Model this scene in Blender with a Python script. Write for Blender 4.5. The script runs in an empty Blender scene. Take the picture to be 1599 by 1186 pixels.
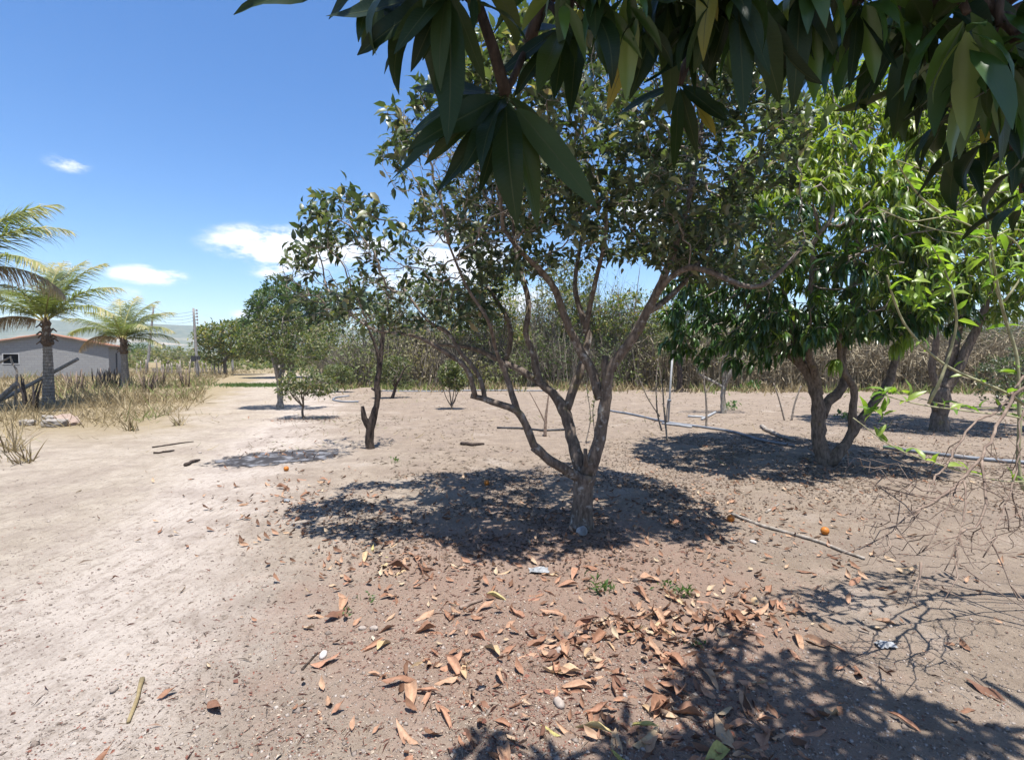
import bpy, math, random
import numpy as np
from mathutils import Matrix, Vector

rng = np.random.default_rng(7)
random.seed(7)
SC = bpy.context.scene
COL = SC.collection
R = math.radians

# ------------------------------------------------------------------ camera, sky, sun, exposure
EYE = 1.55
F = 800.0                      # focal length in photograph pixels (1599 wide)
PITCH = math.atan((593 - 560) / F)
cam_d = bpy.data.cameras.new('camera')
cam_d.sensor_width = 36.0
cam_d.lens = 36.0 * F / 1599.0
cam_d.clip_start = 0.02
cam_d.clip_end = 9000
cam = bpy.data.objects.new('camera', cam_d)
COL.objects.link(cam)
cam.location = (0, 0, EYE)
cam.rotation_euler = (R(90) - PITCH, 0, 0)
SC.camera = cam

SUN_EL = R(75)
SUN_AZ = math.atan2(0.42, -0.91)          # direction to the sun, x = sin, y = cos
SUN = Vector((math.sin(SUN_AZ) * math.cos(SUN_EL), math.cos(SUN_AZ) * math.cos(SUN_EL), math.sin(SUN_EL)))

SC.view_settings.view_transform = 'Standard'
SC.view_settings.look = 'None'
SC.view_settings.gamma = 1
SC.view_settings.exposure = 1.1

world = bpy.data.worlds.new('World')
SC.world = world
world.use_nodes = True


def build_world():
    nt = world.node_tree
    N, L = nt.nodes, nt.links
    N.clear()
    out = N.new('ShaderNodeOutputWorld')
    bg = N.new('ShaderNodeBackground')
    bg.inputs['Strength'].default_value = 0.098
    sky = N.new('ShaderNodeTexSky')
    sky.sky_type = 'NISHITA'
    sky.sun_disc = False
    sky.sun_elevation = SUN_EL
    sky.sun_rotation = SUN_AZ
    sky.altitude = 300
    sky.air_density = 1.0
    sky.dust_density = 0.4
    sky.ozone_density = 2.2
    tc = N.new('ShaderNodeTexCoord')
    sep = N.new('ShaderNodeSeparateXYZ')
    L.new(tc.outputs['Generated'], sep.inputs[0])

    def M(op, a, b=None, c=None):
        n = N.new('ShaderNodeMath')
        n.operation = op
        for i, v in enumerate((a, b, c)):
            if v is None:
                continue
            if isinstance(v, (int, float)):
                n.inputs[i].default_value = v
            else:
                L.new(v, n.inputs[i])
        return n.outputs[0]
    az = M('ARCTAN2', sep.outputs[0], sep.outputs[1])
    el = M('ARCSINE', sep.outputs[2])
    cmb = N.new('ShaderNodeCombineXYZ')
    L.new(M('MULTIPLY', az, 1.0), cmb.inputs[0])
    L.new(M('MULTIPLY', el, 2.6), cmb.inputs[1])
    noi = N.new('ShaderNodeTexNoise')
    noi.inputs['Scale'].default_value = 13.0
    noi.inputs['Detail'].default_value = 9
    noi.inputs['Roughness'].default_value = 0.68
    L.new(cmb.outputs[0], noi.inputs['Vector'])
    n0 = M('SUBTRACT', noi.outputs['Fac'], 0.5)
    # cumulus seen in the photograph: pixel centre, half sizes in pixels, strength
    blobs = [(462, 390, 125, 32, 1.0), (445, 425, 60, 14, .7), (240, 431, 62, 15, 1.0), (205, 458, 30, 10, .4),
             (118, 261, 40, 13, .55), (722, 410, 75, 45, .95), (1010, 335, 55, 22, .9), (640, 445, 90, 30, .6),
             (382, 491, 22, 8, .8), (810, 470, 60, 24, .8), (265, 517, 60, 7, .45), (585, 388, 50, 18, .6)]
    tot = None
    for (x, y, hw, hh, s) in blobs:
        a = math.atan((x - 799.5) / F)
        e = math.atan((560 - y) / math.hypot(F, x - 799.5))
        k = math.cos(a)
        wa, we = hw / F * k * k * 1.15, hh / F * k * 1.15
        u = M('DIVIDE', M('SUBTRACT', az, a), wa)
        v = M('DIVIDE', M('SUBTRACT', el, e), we)
        d = M('SQRT', M('ADD', M('MULTIPLY', u, u), M('MULTIPLY', v, v)))
        m = M('MULTIPLY', M('MAXIMUM', M('SUBTRACT', 1.15, d), 0.0), s)
        tot = m if tot is None else M('MAXIMUM', tot, m)
    # the same kind of small low clouds elsewhere round the horizon
    big = N.new('ShaderNodeTexNoise')
    big.inputs['Scale'].default_value = 3.1
    big.inputs['Detail'].default_value = 3
    L.new(cmb.outputs[0], big.inputs['Vector'])
    behind = M('LESS_THAN', sep.outputs[1], 0.55)
    gen = M('MULTIPLY', M('MULTIPLY', M('MAXIMUM', M('SUBTRACT', big.outputs['Fac'], 0.56), 0.0), 6.0), behind)
    tot = M('MAXIMUM', tot, gen)
    dens = M('MULTIPLY', tot, M('ADD', M('MULTIPLY', n0, 5.0), 0.85))
    mr = N.new('ShaderNodeMapRange')
    mr.interpolation_type = 'SMOOTHSTEP'
    mr.inputs['From Min'].default_value = 0.06
    mr.inputs['From Max'].default_value = 0.62
    L.new(dens, mr.inputs['Value'])
    fac = M('MULTIPLY', mr.outputs[0], 0.93)
    hsv = N.new('ShaderNodeHueSaturation')
    hsv.inputs['Hue'].default_value = 0.505
    hsv.inputs['Saturation'].default_value = 1.3
    hsv.inputs['Value'].default_value = 1.0
    L.new(sky.outputs[0], hsv.inputs['Color'])
    mix = N.new('ShaderNodeMix')
    mix.data_type = 'RGBA'
    L.new(fac, mix.inputs['Factor'])
    L.new(hsv.outputs[0], mix.inputs['A'])
    mix.inputs['B'].default_value = (6.4, 6.5, 6.7, 1)
    L.new(mix.outputs['Result'], bg.inputs['Color'])
    L.new(bg.outputs[0], out.inputs['Surface'])


build_world()
sun_d = bpy.data.lights.new('sun', 'SUN')
sun_d.energy = 5.0
sun_d.angle = R(0.55)
sun_d.color = (1.0, 0.97, 0.925)
sun = bpy.data.objects.new('sun', sun_d)
COL.objects.link(sun)
sun.location = (20, -30, 60)
sun.rotation_euler = SUN.to_track_quat('Z', 'Y').to_euler()

SC.cycles.max_bounces = 7
SC.cycles.diffuse_bounces = 3
SC.cycles.glossy_bounces = 2
SC.cycles.transmission_bounces = 4
SC.cycles.transparent_max_bounces = 8
SC.cycles.caustics_reflective = False
SC.cycles.caustics_refractive = False
SC.cycles.use_denoising = True


# ------------------------------------------------------------------ noise, ground height, pixel helpers
def _hash(ix, iy, seed):
    h = (ix.astype(np.int64) * 374761393 + iy.astype(np.int64) * 668265263 + seed * 974634777) & 0x7fffffff
    h = ((h ^ (h >> 13)) * 1274126177) & 0x7fffffff
    h = h ^ (h >> 16)
    return (h & 0xffff) / 65535.0


def vnoise(x, y, seed=0):
    ix, iy = np.floor(x), np.floor(y)
    fx, fy = x - ix, y - iy
    fx = fx * fx * (3 - 2 * fx)
    fy = fy * fy * (3 - 2 * fy)
    a, b = _hash(ix, iy, seed), _hash(ix + 1, iy, seed)
    c, d = _hash(ix, iy + 1, seed), _hash(ix + 1, iy + 1, seed)
    return (a * (1 - fx) + b * fx) * (1 - fy) + (c * (1 - fx) + d * fx) * fy


def fbm(x, y, seed=0, oct=4):
    s, a, t = 0.0, 0.5, 0.0
    for i in range(oct):
        s = s + a * vnoise(x * 2 ** i + 17.3 * i, y * 2 ** i - 9.1 * i, seed + i)
        t += a
        a *= 0.5
    return s / t - 0.5


def vnoise3(p, seed=0):
    z = np.floor(p[:, 2])
    f = p[:, 2] - z
    f = f * f * (3 - 2 * f)
    zi = z.astype(np.int64)
    a = vnoise(p[:, 0] + 31.7 * (zi % 97), p[:, 1] + 12.9 * (zi % 89), seed)
    b = vnoise(p[:, 0] + 31.7 * ((zi + 1) % 97), p[:, 1] + 12.9 * ((zi + 1) % 89), seed)
    return a * (1 - f) + b * f


def H(x, y):
    x = np.asarray(x, float)
    y = np.asarray(y, float)
    r = np.hypot(x, y)
    near = np.clip(1.4 - r / 14.0, 0, 1)
    h = 0.10 * fbm(x * .22, y * .22, 3, 3) * np.clip(r / 6, .3, 1) + 0.035 * fbm(x * 1.1, y * 1.1, 11, 3)
    u, v = x * .79 + y * .61, -x * .61 + y * .79
    h = h + near * 0.022 * fbm(u * 5.5, v * .8, 51, 3)
    h = h + near * (0.022 * fbm(x * 4.5, y * 4.5, 21, 3) + 0.010 * fbm(x * 17, y * 17, 31, 2))
    return h


def Hs(x, y):
    return float(H(np.array([x]), np.array([y]))[0])


_cp, _sp = math.cos(PITCH), math.sin(PITCH)


def ray(px, py):
    u, v = (px - 799.5) / F, (593 - py) / F
    return np.array([u, _cp + v * _sp, -_sp + v * _cp])


def A(px, py, Y):
    """the point on the photograph's ray through (px, py) at the distance Y that its thing stands at"""
    d = ray(px, py)
    return np.array([0, 0, EYE]) + d * (Y / d[1])


def G(px, py):
    """where that ray meets the ground"""
    d = ray(px, py)
    z = 0.0
    for _ in range(4):
        t = (EYE - z) / max(1e-4, -d[2])
        p = np.array([0, 0, EYE]) + d * t
        z = Hs(p[0], p[1])
    p[2] = z
    return p


# ------------------------------------------------------------------ object helpers
def tag(o, label=None, cat=None, group=None, kind=None):
    if label:
        o['label'] = label
    if cat:
        o['category'] = cat
    if group:
        o['group'] = group
    if kind:
        o['kind'] = kind
    return o


def thing(name, loc, label, cat, group=None):
    o = bpy.data.objects.new(name, None)
    o.empty_display_size = .1
    COL.objects.link(o)
    o.location = loc
    return tag(o, label, cat, group)


def link(name, me, parent=None, kind=None):
    o = bpy.data.objects.new(name, me)
    COL.objects.link(o)
    if parent is not None:
        o.parent = parent
        off = Vector(parent.location)
        if parent.parent is not None:
            off = off * 0
        else:
            o.matrix_parent_inverse = Matrix.Translation(-off)
    if kind:
        o['kind'] = kind
    return o


def mesh_np(name, V, Fc, mat, smooth=True, uv=None, rnd=None):
    """V (n,3), Fc (m,k) with one k; rnd per face"""
    V = np.ascontiguousarray(V, dtype=np.float32)
    Fc = np.ascontiguousarray(Fc, dtype=np.int32)
    me = bpy.data.meshes.new(name)
    m, k = Fc.shape
    me.vertices.add(len(V))
    me.vertices.foreach_set('co', V.ravel())
    me.loops.add(m * k)
    me.loops.foreach_set('vertex_index', Fc.ravel())
    me.polygons.add(m)
    me.polygons.foreach_set('loop_start', np.arange(m, dtype=np.int32) * k)
    me.polygons.foreach_set('use_smooth', np.full(m, bool(smooth)))
    if uv is not None:
        l = me.uv_layers.new(name='UVMap')
        l.data.foreach_set('uv', np.ascontiguousarray(uv[Fc.ravel()], dtype=np.float32).ravel())
    if rnd is not None:
        a = me.attributes.new('rnd', 'FLOAT', 'FACE')
        a.data.foreach_set('value', np.ascontiguousarray(rnd, dtype=np.float32))
    me.update(calc_edges=True)
    me.validate()
    if mat:
        me.materials.append(mat)
    return me


def quads_only(Fl):
    return np.array(Fl, dtype=np.int32)


class MB:
    """collects tubes and boxes as quads"""

    def __init__(self):
        self.V, self.F, self.Rn, self.n = [], [], [], 0

    def add(self, V, Fq, rn=None):
        V = np.asarray(V, float)
        Fq = np.asarray(Fq, np.int32)
        self.V.append(V)
        self.F.append(Fq + self.n)
        self.Rn.append(np.full(len(Fq), random.random() if rn is None else rn))
        self.n += len(V)

    def tube(self, P, rad, sides=6, cap=True, gnarl=0.0, rn=None):
        P = np.asarray(P, float)
        n = len(P)
        rad = np.broadcast_to(np.asarray(rad, float), (n,))
        T = np.gradient(P, axis=0)
        T /= np.linalg.norm(T, axis=1)[:, None] + 1e-12
        ref = np.array([0, 0, 1.0]) if abs(T[0][2]) < .9 else np.array([1.0, 0, 0])
        u = np.cross(T[0], ref)
        u /= np.linalg.norm(u)
        U = np.empty_like(P)
        for i in range(n):
            u = u - T[i] * np.dot(u, T[i])
            u /= np.linalg.norm(u) + 1e-12
            U[i] = u
        W = np.cross(T, U)
        a = np.arange(sides) / sides * 2 * np.pi
        ca, sa = np.cos(a), np.sin(a)
        rr = rad[:, None] * np.ones(sides)[None]
        if gnarl:
            rr = rr * (1 + gnarl * (rng.random((n, sides)) - .5) + gnarl * 1.2 * (rng.random((n, 1)) - .5))
        V = P[:, None, :] + rr[..., None] * (U[:, None, :] * ca[None, :, None] + W[:, None, :] * sa[None, :, None])
        V = V.reshape(-1, 3)
        i = np.arange(n - 1)[:, None] * sides
        j = np.arange(sides)[None]
        k = (j + 1) % sides
        Fq = np.stack([i + j, i + k, i + sides + k, i + sides + j], -1).reshape(-1, 4)
        if cap:
            V = np.vstack([V, P[0], P[-1]])
            c0, c1 = len(V) - 2, len(V) - 1
            e = (n - 1) * sides
            caps = []
            for q in range(0, sides, 2):
                q1, q2 = (q + 1) % sides, (q + 2) % sides
                caps.append([c0, q2, q1, q])
                caps.append([c1, e + q, e + q1, e + q2])
            Fq = np.vstack([Fq, np.array(caps)])
        self.add(V, Fq, rn)

    def box(self, c, s, rotz=0.0, jitter=0.0, M3=None):
        x, y, z = np.array(s) / 2
        V = np.array([[-x, -y, -z], [x, -y, -z], [x, y, -z], [-x, y, -z], [-x, -y, z], [x, -y, z], [x, y, z], [-x, y, z]])
        if jitter:
            V = V + (rng.random(V.shape) - .5) * jitter
        c_, s_ = math.cos(rotz), math.sin(rotz)
        m = np.array([[c_, -s_, 0], [s_, c_, 0], [0, 0, 1]]) if M3 is None else np.asarray(M3)
        V = V @ m.T + np.asarray(c)
        self.add(V, [[3, 2, 1, 0], [4, 5, 6, 7], [0, 1, 5, 4], [1, 2, 6, 5], [2, 3, 7, 6], [3, 0, 4, 7]])

    def mesh(self, name, mat, smooth=True):
        return mesh_np(name, np.vstack(self.V), np.vstack(self.F), mat, smooth, rnd=np.concatenate(self.Rn))


def build(mb, name, mat, parent=None, smooth=True, kind=None):
    return link(name, mb.mesh(name, mat, smooth), parent, kind)


def norm(v):
    return v / (np.linalg.norm(v, axis=-1, keepdims=True) + 1e-12)


def scatter(tV, tF, P, D, Nn, S, W=None):
    """instances of a template (y along D, z along Nn) as one array pair"""
    D = norm(D)
    X = norm(np.cross(D, Nn))
    Z = np.cross(X, D)
    n = len(P)
    W = S if W is None else W
    V = (P[:, None, :] + X[:, None, :] * (tV[None, :, 0:1] * W[:, None, None])
         + D[:, None, :] * (tV[None, :, 1:2] * S[:, None, None]) + Z[:, None, :] * (tV[None, :, 2:3] * S[:, None, None]))
    Fc = tF[None] + (np.arange(n) * len(tV))[:, None, None]
    return V.reshape(-1, 3), Fc.reshape(-1, tF.shape[1])


def scatter_mesh(name, tV, tF, P, D, Nn, S, mat, W=None, rnd=None, smooth=False):
    V, Fc = scatter(tV, tF, P, D, Nn, S, W)
    r = rng.random(len(P)) if rnd is None else rnd
    return mesh_np(name, V, Fc, mat, smooth, rnd=np.repeat(r, len(tF)))


LEAF4_V = np.array([[0, 0, 0], [.5, .45, .10], [0, 1, -.12], [-.5, .45, .10], [0, .5, -.02]])
LEAF4_F = np.array([[0, 1, 4], [1, 2, 4], [2, 3, 4], [3, 0, 4]])
LEAF8_V = np.array([[0, 0, 0], [-.42, .28, .07], [0, .30, 0], [.42, .28, .07], [-.40, .62, -.05], [0, .64, -.12], [.40, .62, -.05], [0, 1, -.38]])
LEAF8_F = np.array([[0, 2, 1], [0, 3, 2], [1, 2, 5], [1, 5, 4], [2, 3, 6], [2, 6, 5], [4, 5, 7], [5, 6, 7]])
BLADE_V = np.array([[-.5, 0, 0], [.5, 0, 0], [-.42, .45, .03], [.42, .45, .03], [-.22, .8, .12], [.22, .8, .12], [0, 1, .25]])
BLADE_F = np.array([[0, 1, 3], [0, 3, 2], [2, 3, 5], [2, 5, 4], [4, 5, 6]])


def unit(n):
    return norm(rng.normal(size=(n, 3)))


# ------------------------------------------------------------------ materials
def new_mat(name):
    m = bpy.data.materials.new(name)
    m.use_nodes = True
    nt = m.node_tree
    nt.nodes.clear()
    return m, nt.nodes, nt.links


def ramp(N, stops):
    r = N.new('ShaderNodeValToRGB')
    el = r.color_ramp.elements
    while len(el) < len(stops):
        el.new(0.5)
    for e, (p, c) in zip(el, stops):
        e.position = p
        e.color = (*c, 1)
    return r


def noise(N, L, vec, scale, detail=4, rough=.55):
    n = N.new('ShaderNodeTexNoise')
    n.inputs['Scale'].default_value = scale
    n.inputs['Detail'].default_value = detail
    n.inputs['Roughness'].default_value = rough
    if vec is not None:
        L.new(vec, n.inputs['Vector'])
    return n.outputs['Fac']


def mixc(N, L, fac, a, b, mode='MIX'):
    m = N.new('ShaderNodeMix')
    m.data_type = 'RGBA'
    m.blend_type = mode
    for s, v in (('Factor', fac), ('A', a), ('B', b)):
        if isinstance(v, (int, float)):
            m.inputs[s].default_value = v
        elif isinstance(v, tuple):
            m.inputs[s].default_value = (*v, 1)
        else:
            L.new(v, m.inputs[s])
    return m.outputs['Result']


def mth(N, L, op, a, b=None, clamp=False):
    n = N.new('ShaderNodeMath')
    n.operation = op
    n.use_clamp = clamp
    for i, v in enumerate((a, b)):
        if v is None:
            continue
        if isinstance(v, (int, float)):
            n.inputs[i].default_value = v
        else:
            L.new(v, n.inputs[i])
    return n.outputs[0]


def smooth(N, L, v, lo, hi):
    m = N.new('ShaderNodeMapRange')
    m.interpolation_type = 'SMOOTHSTEP'
    m.inputs['From Min'].default_value = lo
    m.inputs['From Max'].default_value = hi
    L.new(v, m.inputs['Value'])
    return m.outputs[0]


def mat_leaf(name, stops, trans=.35, rough=.45, trans_col=None, obj_random=False, veins=False, spec=.5):
    m, N, L = new_mat(name)
    out = N.new('ShaderNodeOutputMaterial')
    if obj_random:
        oi = N.new('ShaderNodeObjectInfo')
        f = oi.outputs['Random']
    else:
        at = N.new('ShaderNodeAttribute')
        at.attribute_name = 'rnd'
        f = at.outputs['Fac']
    r = ramp(N, stops)
    L.new(f, r.inputs[0])
    col = r.outputs[0]
    geo = N.new('ShaderNodeNewGeometry')
    n1 = noise(N, L, geo.outputs['Position'], 25, 3)
    col = mixc(N, L, mth(N, L, 'MULTIPLY', n1, .5), col, mixc(N, L, 1.0, col, (.55, .55, .5), 'MULTIPLY'))
    bump = None
    if veins:
        uvn = N.new('ShaderNodeUVMap')
        sp = N.new('ShaderNodeSeparateXYZ')
        L.new(uvn.outputs[0], sp.inputs[0])
        ax = mth(N, L, 'ABSOLUTE', mth(N, L, 'SUBTRACT', sp.outputs[0], .5))
        rib = smooth(N, L, ax, .035, .012)
        w = mth(N, L, 'SINE', mth(N, L, 'MULTIPLY', mth(N, L, 'SUBTRACT', sp.outputs[1], mth(N, L, 'MULTIPLY', ax, .14)), 150.0))
        vein = mth(N, L, 'MULTIPLY', smooth(N, L, w, .7, 1.0), .10)
        fac = mth(N, L, 'MAXIMUM', mth(N, L, 'MULTIPLY', rib, .75), vein)
        col = mixc(N, L, fac, col, veins)
        b = N.new('ShaderNodeBump')
        b.inputs['Strength'].default_value = .25
        b.inputs['Distance'].default_value = .004
        L.new(fac, b.inputs['Height'])
        bump = b.outputs[0]
    p = N.new('ShaderNodeBsdfPrincipled')
    L.new(col, p.inputs['Base Color'])
    p.inputs['Roughness'].default_value = rough
    p.inputs['Specular IOR Level'].default_value = spec
    if bump:
        L.new(bump, p.inputs['Normal'])
    t = N.new('ShaderNodeBsdfTranslucent')
    tc = mixc(N, L, 1.0, col, trans_col or (1.5, 1.7, .6), 'MULTIPLY')
    L.new(tc, t.inputs['Color'])
    mx = N.new('ShaderNodeMixShader')
    mx.inputs[0].default_value = trans
    L.new(p.outputs[0], mx.inputs[1])
    L.new(t.outputs[0], mx.inputs[2])
    L.new(mx.outputs[0], out.inputs[0])
    return m


def mat_bark(name, dark, light, lichen=None, lich_amt=.55, scale=14.0, bump=.6):
    m, N, L = new_mat(name)
    out = N.new('ShaderNodeOutputMaterial')
    geo = N.new('ShaderNodeNewGeometry')
    mp = N.new('ShaderNodeMapping')
    mp.inputs['Scale'].default_value = (1, 1, .35)
    L.new(geo.outputs['Position'], mp.inputs[0])
    n1 = noise(N, L, mp.outputs[0], scale * 2.2, 6, .65)
    n2 = noise(N, L, geo.outputs['Position'], scale, 5, .6)
    col = mixc(N, L, smooth(N, L, n1, .3, .72), dark, light)
    if lichen:
        col = mixc(N, L, mth(N, L, 'MULTIPLY', smooth(N, L, n2, lich_amt, lich_amt + .16), .62), col, lichen)
        n3 = noise(N, L, geo.outputs['Position'], scale * .6, 3)
        col = mixc(N, L, mth(N, L, 'MULTIPLY', smooth(N, L, n3, .58, .72), .5), col, (.16, .13, .035))
    p = N.new('ShaderNodeBsdfPrincipled')
    L.new(col, p.inputs['Base Color'])
    p.inputs['Roughness'].default_value = .9
    p.inputs['Specular IOR Level'].default_value = .2
    b = N.new('ShaderNodeBump')
    b.inputs['Strength'].default_value = bump
    b.inputs['Distance'].default_value = .015
    L.new(n1, b.inputs['Height'])
    L.new(b.outputs[0], p.inputs['Normal'])
    L.new(p.outputs[0], out.inputs[0])
    return m


def mat_plain(name, a, b, scale=8.0, rough=.8, bump=.2, spec=.3, dist=.01, attr=False):
    m, N, L = new_mat(name)
    out = N.new('ShaderNodeOutputMaterial')
    geo = N.new('ShaderNodeNewGeometry')
    n1 = noise(N, L, geo.outputs['Position'], scale, 6, .6)
    f = smooth(N, L, n1, .3, .7)
    if attr:
        at = N.new('ShaderNodeAttribute')
        at.attribute_name = 'rnd'
        f = mth(N, L, 'ADD', mth(N, L, 'MULTIPLY', f, .3), mth(N, L, 'MULTIPLY', at.outputs['Fac'], .7))
    col = mixc(N, L, f, a, b)
    p = N.new('ShaderNodeBsdfPrincipled')
    L.new(col, p.inputs['Base Color'])
    p.inputs['Roughness'].default_value = rough
    p.inputs['Specular IOR Level'].default_value = spec
    bb = N.new('ShaderNodeBump')
    bb.inputs['Strength'].default_value = bump
    bb.inputs['Distance'].default_value = dist
    L.new(n1, bb.inputs['Height'])
    L.new(bb.outputs[0], p.inputs['Normal'])
    L.new(p.outputs[0], out.inputs[0])
    return m


def mat_ramp(name, stops, rough=.85, obj_random=False, trans=0.0):
    m, N, L = new_mat(name)
    out = N.new('ShaderNodeOutputMaterial')
    if obj_random:
        f = N.new('ShaderNodeObjectInfo').outputs['Random']
    else:
        at = N.new('ShaderNodeAttribute')
        at.attribute_name = 'rnd'
        f = at.outputs['Fac']
    r = ramp(N, stops)
    L.new(f, r.inputs[0])
    geo = N.new('ShaderNodeNewGeometry')
    n1 = noise(N, L, geo.outputs['Position'], 60, 4)
    col = mixc(N, L, mth(N, L, 'MULTIPLY', smooth(N, L, n1, .35, .7), .45), r.outputs[0], mixc(N, L, 1.0, r.outputs[0], (.5, .46, .42), 'MULTIPLY'))
    p = N.new('ShaderNodeBsdfPrincipled')
    L.new(col, p.inputs['Base Color'])
    p.inputs['Roughness'].default_value = rough
    p.inputs['Specular IOR Level'].default_value = .25
    if trans:
        t = N.new('ShaderNodeBsdfTranslucent')
        L.new(col, t.inputs['Color'])
        mx = N.new('ShaderNodeMixShader')
        mx.inputs[0].default_value = trans
        L.new(p.outputs[0], mx.inputs[1])
        L.new(t.outputs[0], mx.inputs[2])
        L.new(mx.outputs[0], out.inputs[0])
    else:
        L.new(p.outputs[0], out.inputs[0])
    return m


def mat_ground():
    m, N, L = new_mat('sandy_soil')
    out = N.new('ShaderNodeOutputMaterial')
    geo = N.new('ShaderNodeNewGeometry')
    pos = geo.outputs['Position']
    sep = N.new('ShaderNodeSeparateXYZ')
    L.new(pos, sep.inputs[0])
    x, y = sep.outputs[0], sep.outputs[1]
    nb = noise(N, L, pos, .55, 5, .6)
    nm = noise(N, L, pos, 3.2, 6, .65)
    nf = noise(N, L, pos, 34, 6, .7)
    ng = noise(N, L, pos, 160, 4, .7)
    # raked, trodden streaks running along the track
    mp = N.new('ShaderNodeMapping')
    mp.inputs['Rotation'].default_value = (0, 0, R(38))
    mp.inputs['Scale'].default_value = (9, 1.4, 3)
    L.new(pos, mp.inputs[0])
    ns = noise(N, L, mp.outputs[0], 2.2, 6, .7)
    # pale bare track (left, winding away) against browner soil under the trees
    side = mth(N, L, 'ADD', mth(N, L, 'ADD', x, mth(N, L, 'MULTIPLY', y, .36)), mth(N, L, 'MULTIPLY', mth(N, L, 'SUBTRACT', nb, .5), 5.0))
    orchard = smooth(N, L, side, -2.2, 2.2)
    sand = mixc(N, L, smooth(N, L, nm, .3, .72), (0.371, 0.316, 0.253), (0.292, 0.244, 0.190))
    soil = mixc(N, L, smooth(N, L, nm, .3, .7), (0.272, 0.216, 0.166), (0.197, 0.152, 0.114))
    trk = smooth(N, L, mth(N, L, 'ABSOLUTE', mth(N, L, 'ADD', mth(N, L, 'ADD', x, mth(N, L, 'MULTIPLY', y, .30)), mth(N, L, 'ADD', mth(N, L, 'MULTIPLY', mth(N, L, 'SUBTRACT', nb, .5), 2.5), 1.5))), 1.5, .3)
    sand = mixc(N, L, mth(N, L, 'MULTIPLY', trk, .7), sand, (0.454, 0.394, 0.348))
    col = mixc(N, L, orchard, sand, soil)
    nl = noise(N, L, pos, 1.1, 5, .6)
    col = mixc(N, L, mth(N, L, 'MULTIPLY', smooth(N, L, nl, .46, .62), .38), col, (0.200, 0.157, 0.129))
    col = mixc(N, L, mth(N, L, 'MULTIPLY', smooth(N, L, nl, .44, .30), .35), col, (0.400, 0.347, 0.301))
    nq = noise(N, L, pos, 8.5, 7, .72)
    col = mixc(N, L, mth(N, L, 'MULTIPLY', smooth(N, L, nq, .50, .66), .45), col, (0.184, 0.147, 0.114))
    col = mixc(N, L, mth(N, L, 'MULTIPLY', smooth(N, L, ns, .48, .66), .40), col, (0.185, 0.148, 0.114))
    col = mixc(N, L, mth(N, L, 'MULTIPLY', smooth(N, L, nf, .52, .68), .45), col, (0.158, 0.120, 0.092))
    col = mixc(N, L, mth(N, L, 'MULTIPLY', smooth(N, L, ng, .58, .70), .55), col, (0.103, 0.075, 0.058))
    col = mixc(N, L, mth(N, L, 'MULTIPLY', smooth(N, L, nf, .40, .28), .35), col, (0.441, 0.380, 0.311))
    # reddish stain of old litter trodden into the soil round the orange tree and towards the leaf heaps
    zx = mth(N, L, 'DIVIDE', mth(N, L, 'SUBTRACT', x, .25), 1.9)
    zy = mth(N, L, 'DIVIDE', mth(N, L, 'SUBTRACT', y, 3.4), 2.1)
    zd = mth(N, L, 'SQRT', mth(N, L, 'ADD', mth(N, L, 'MULTIPLY', zx, zx), mth(N, L, 'MULTIPLY', zy, zy)))
    zd = mth(N, L, 'ADD', zd, mth(N, L, 'MULTIPLY', mth(N, L, 'SUBTRACT', nm, .5), 1.6))
    col = mixc(N, L, mth(N, L, 'MULTIPLY', smooth(N, L, zd, 1.15, .45), .55), col, mixc(N, L, nq, (0.141, 0.079, 0.057), (0.324, 0.215, 0.166)))
    # dry tan field on the left and far beyond
    tan = mixc(N, L, nm, (0.260, 0.205, 0.118), (0.191, 0.145, 0.076))
    fld = mth(N, L, 'ADD', mth(N, L, 'MULTIPLY', x, -1.0), mth(N, L, 'MULTIPLY', y, -.42))
    fld = mth(N, L, 'ADD', fld, mth(N, L, 'MULTIPLY', mth(N, L, 'SUBTRACT', nb, .5), 4.0))
    fmask = mth(N, L, 'MULTIPLY', smooth(N, L, fld, 1.8, 4.2), smooth(N, L, y, 8.0, 12.0))
    far = smooth(N, L, y, 44, 60)
    col = mixc(N, L, mth(N, L, 'MULTIPLY', mth(N, L, 'MAXIMUM', fmask, far), .8), col, tan)
    p = N.new('ShaderNodeBsdfPrincipled')
    L.new(col, p.inputs['Base Color'])
    p.inputs['Roughness'].default_value = .95
    p.inputs['Specular IOR Level'].default_value = .12
    hsum = mth(N, L, 'ADD', mth(N, L, 'ADD', mth(N, L, 'MULTIPLY', nf, 1.0), mth(N, L, 'MULTIPLY', ng, .35)), mth(N, L, 'MULTIPLY', ns, .8))
    b = N.new('ShaderNodeBump')
    b.inputs['Strength'].default_value = .8
    b.inputs['Distance'].default_value = .035
    L.new(hsum, b.inputs['Height'])
    L.new(b.outputs[0], p.inputs['Normal'])
    L.new(p.outputs[0], out.inputs[0])
    return m


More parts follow.
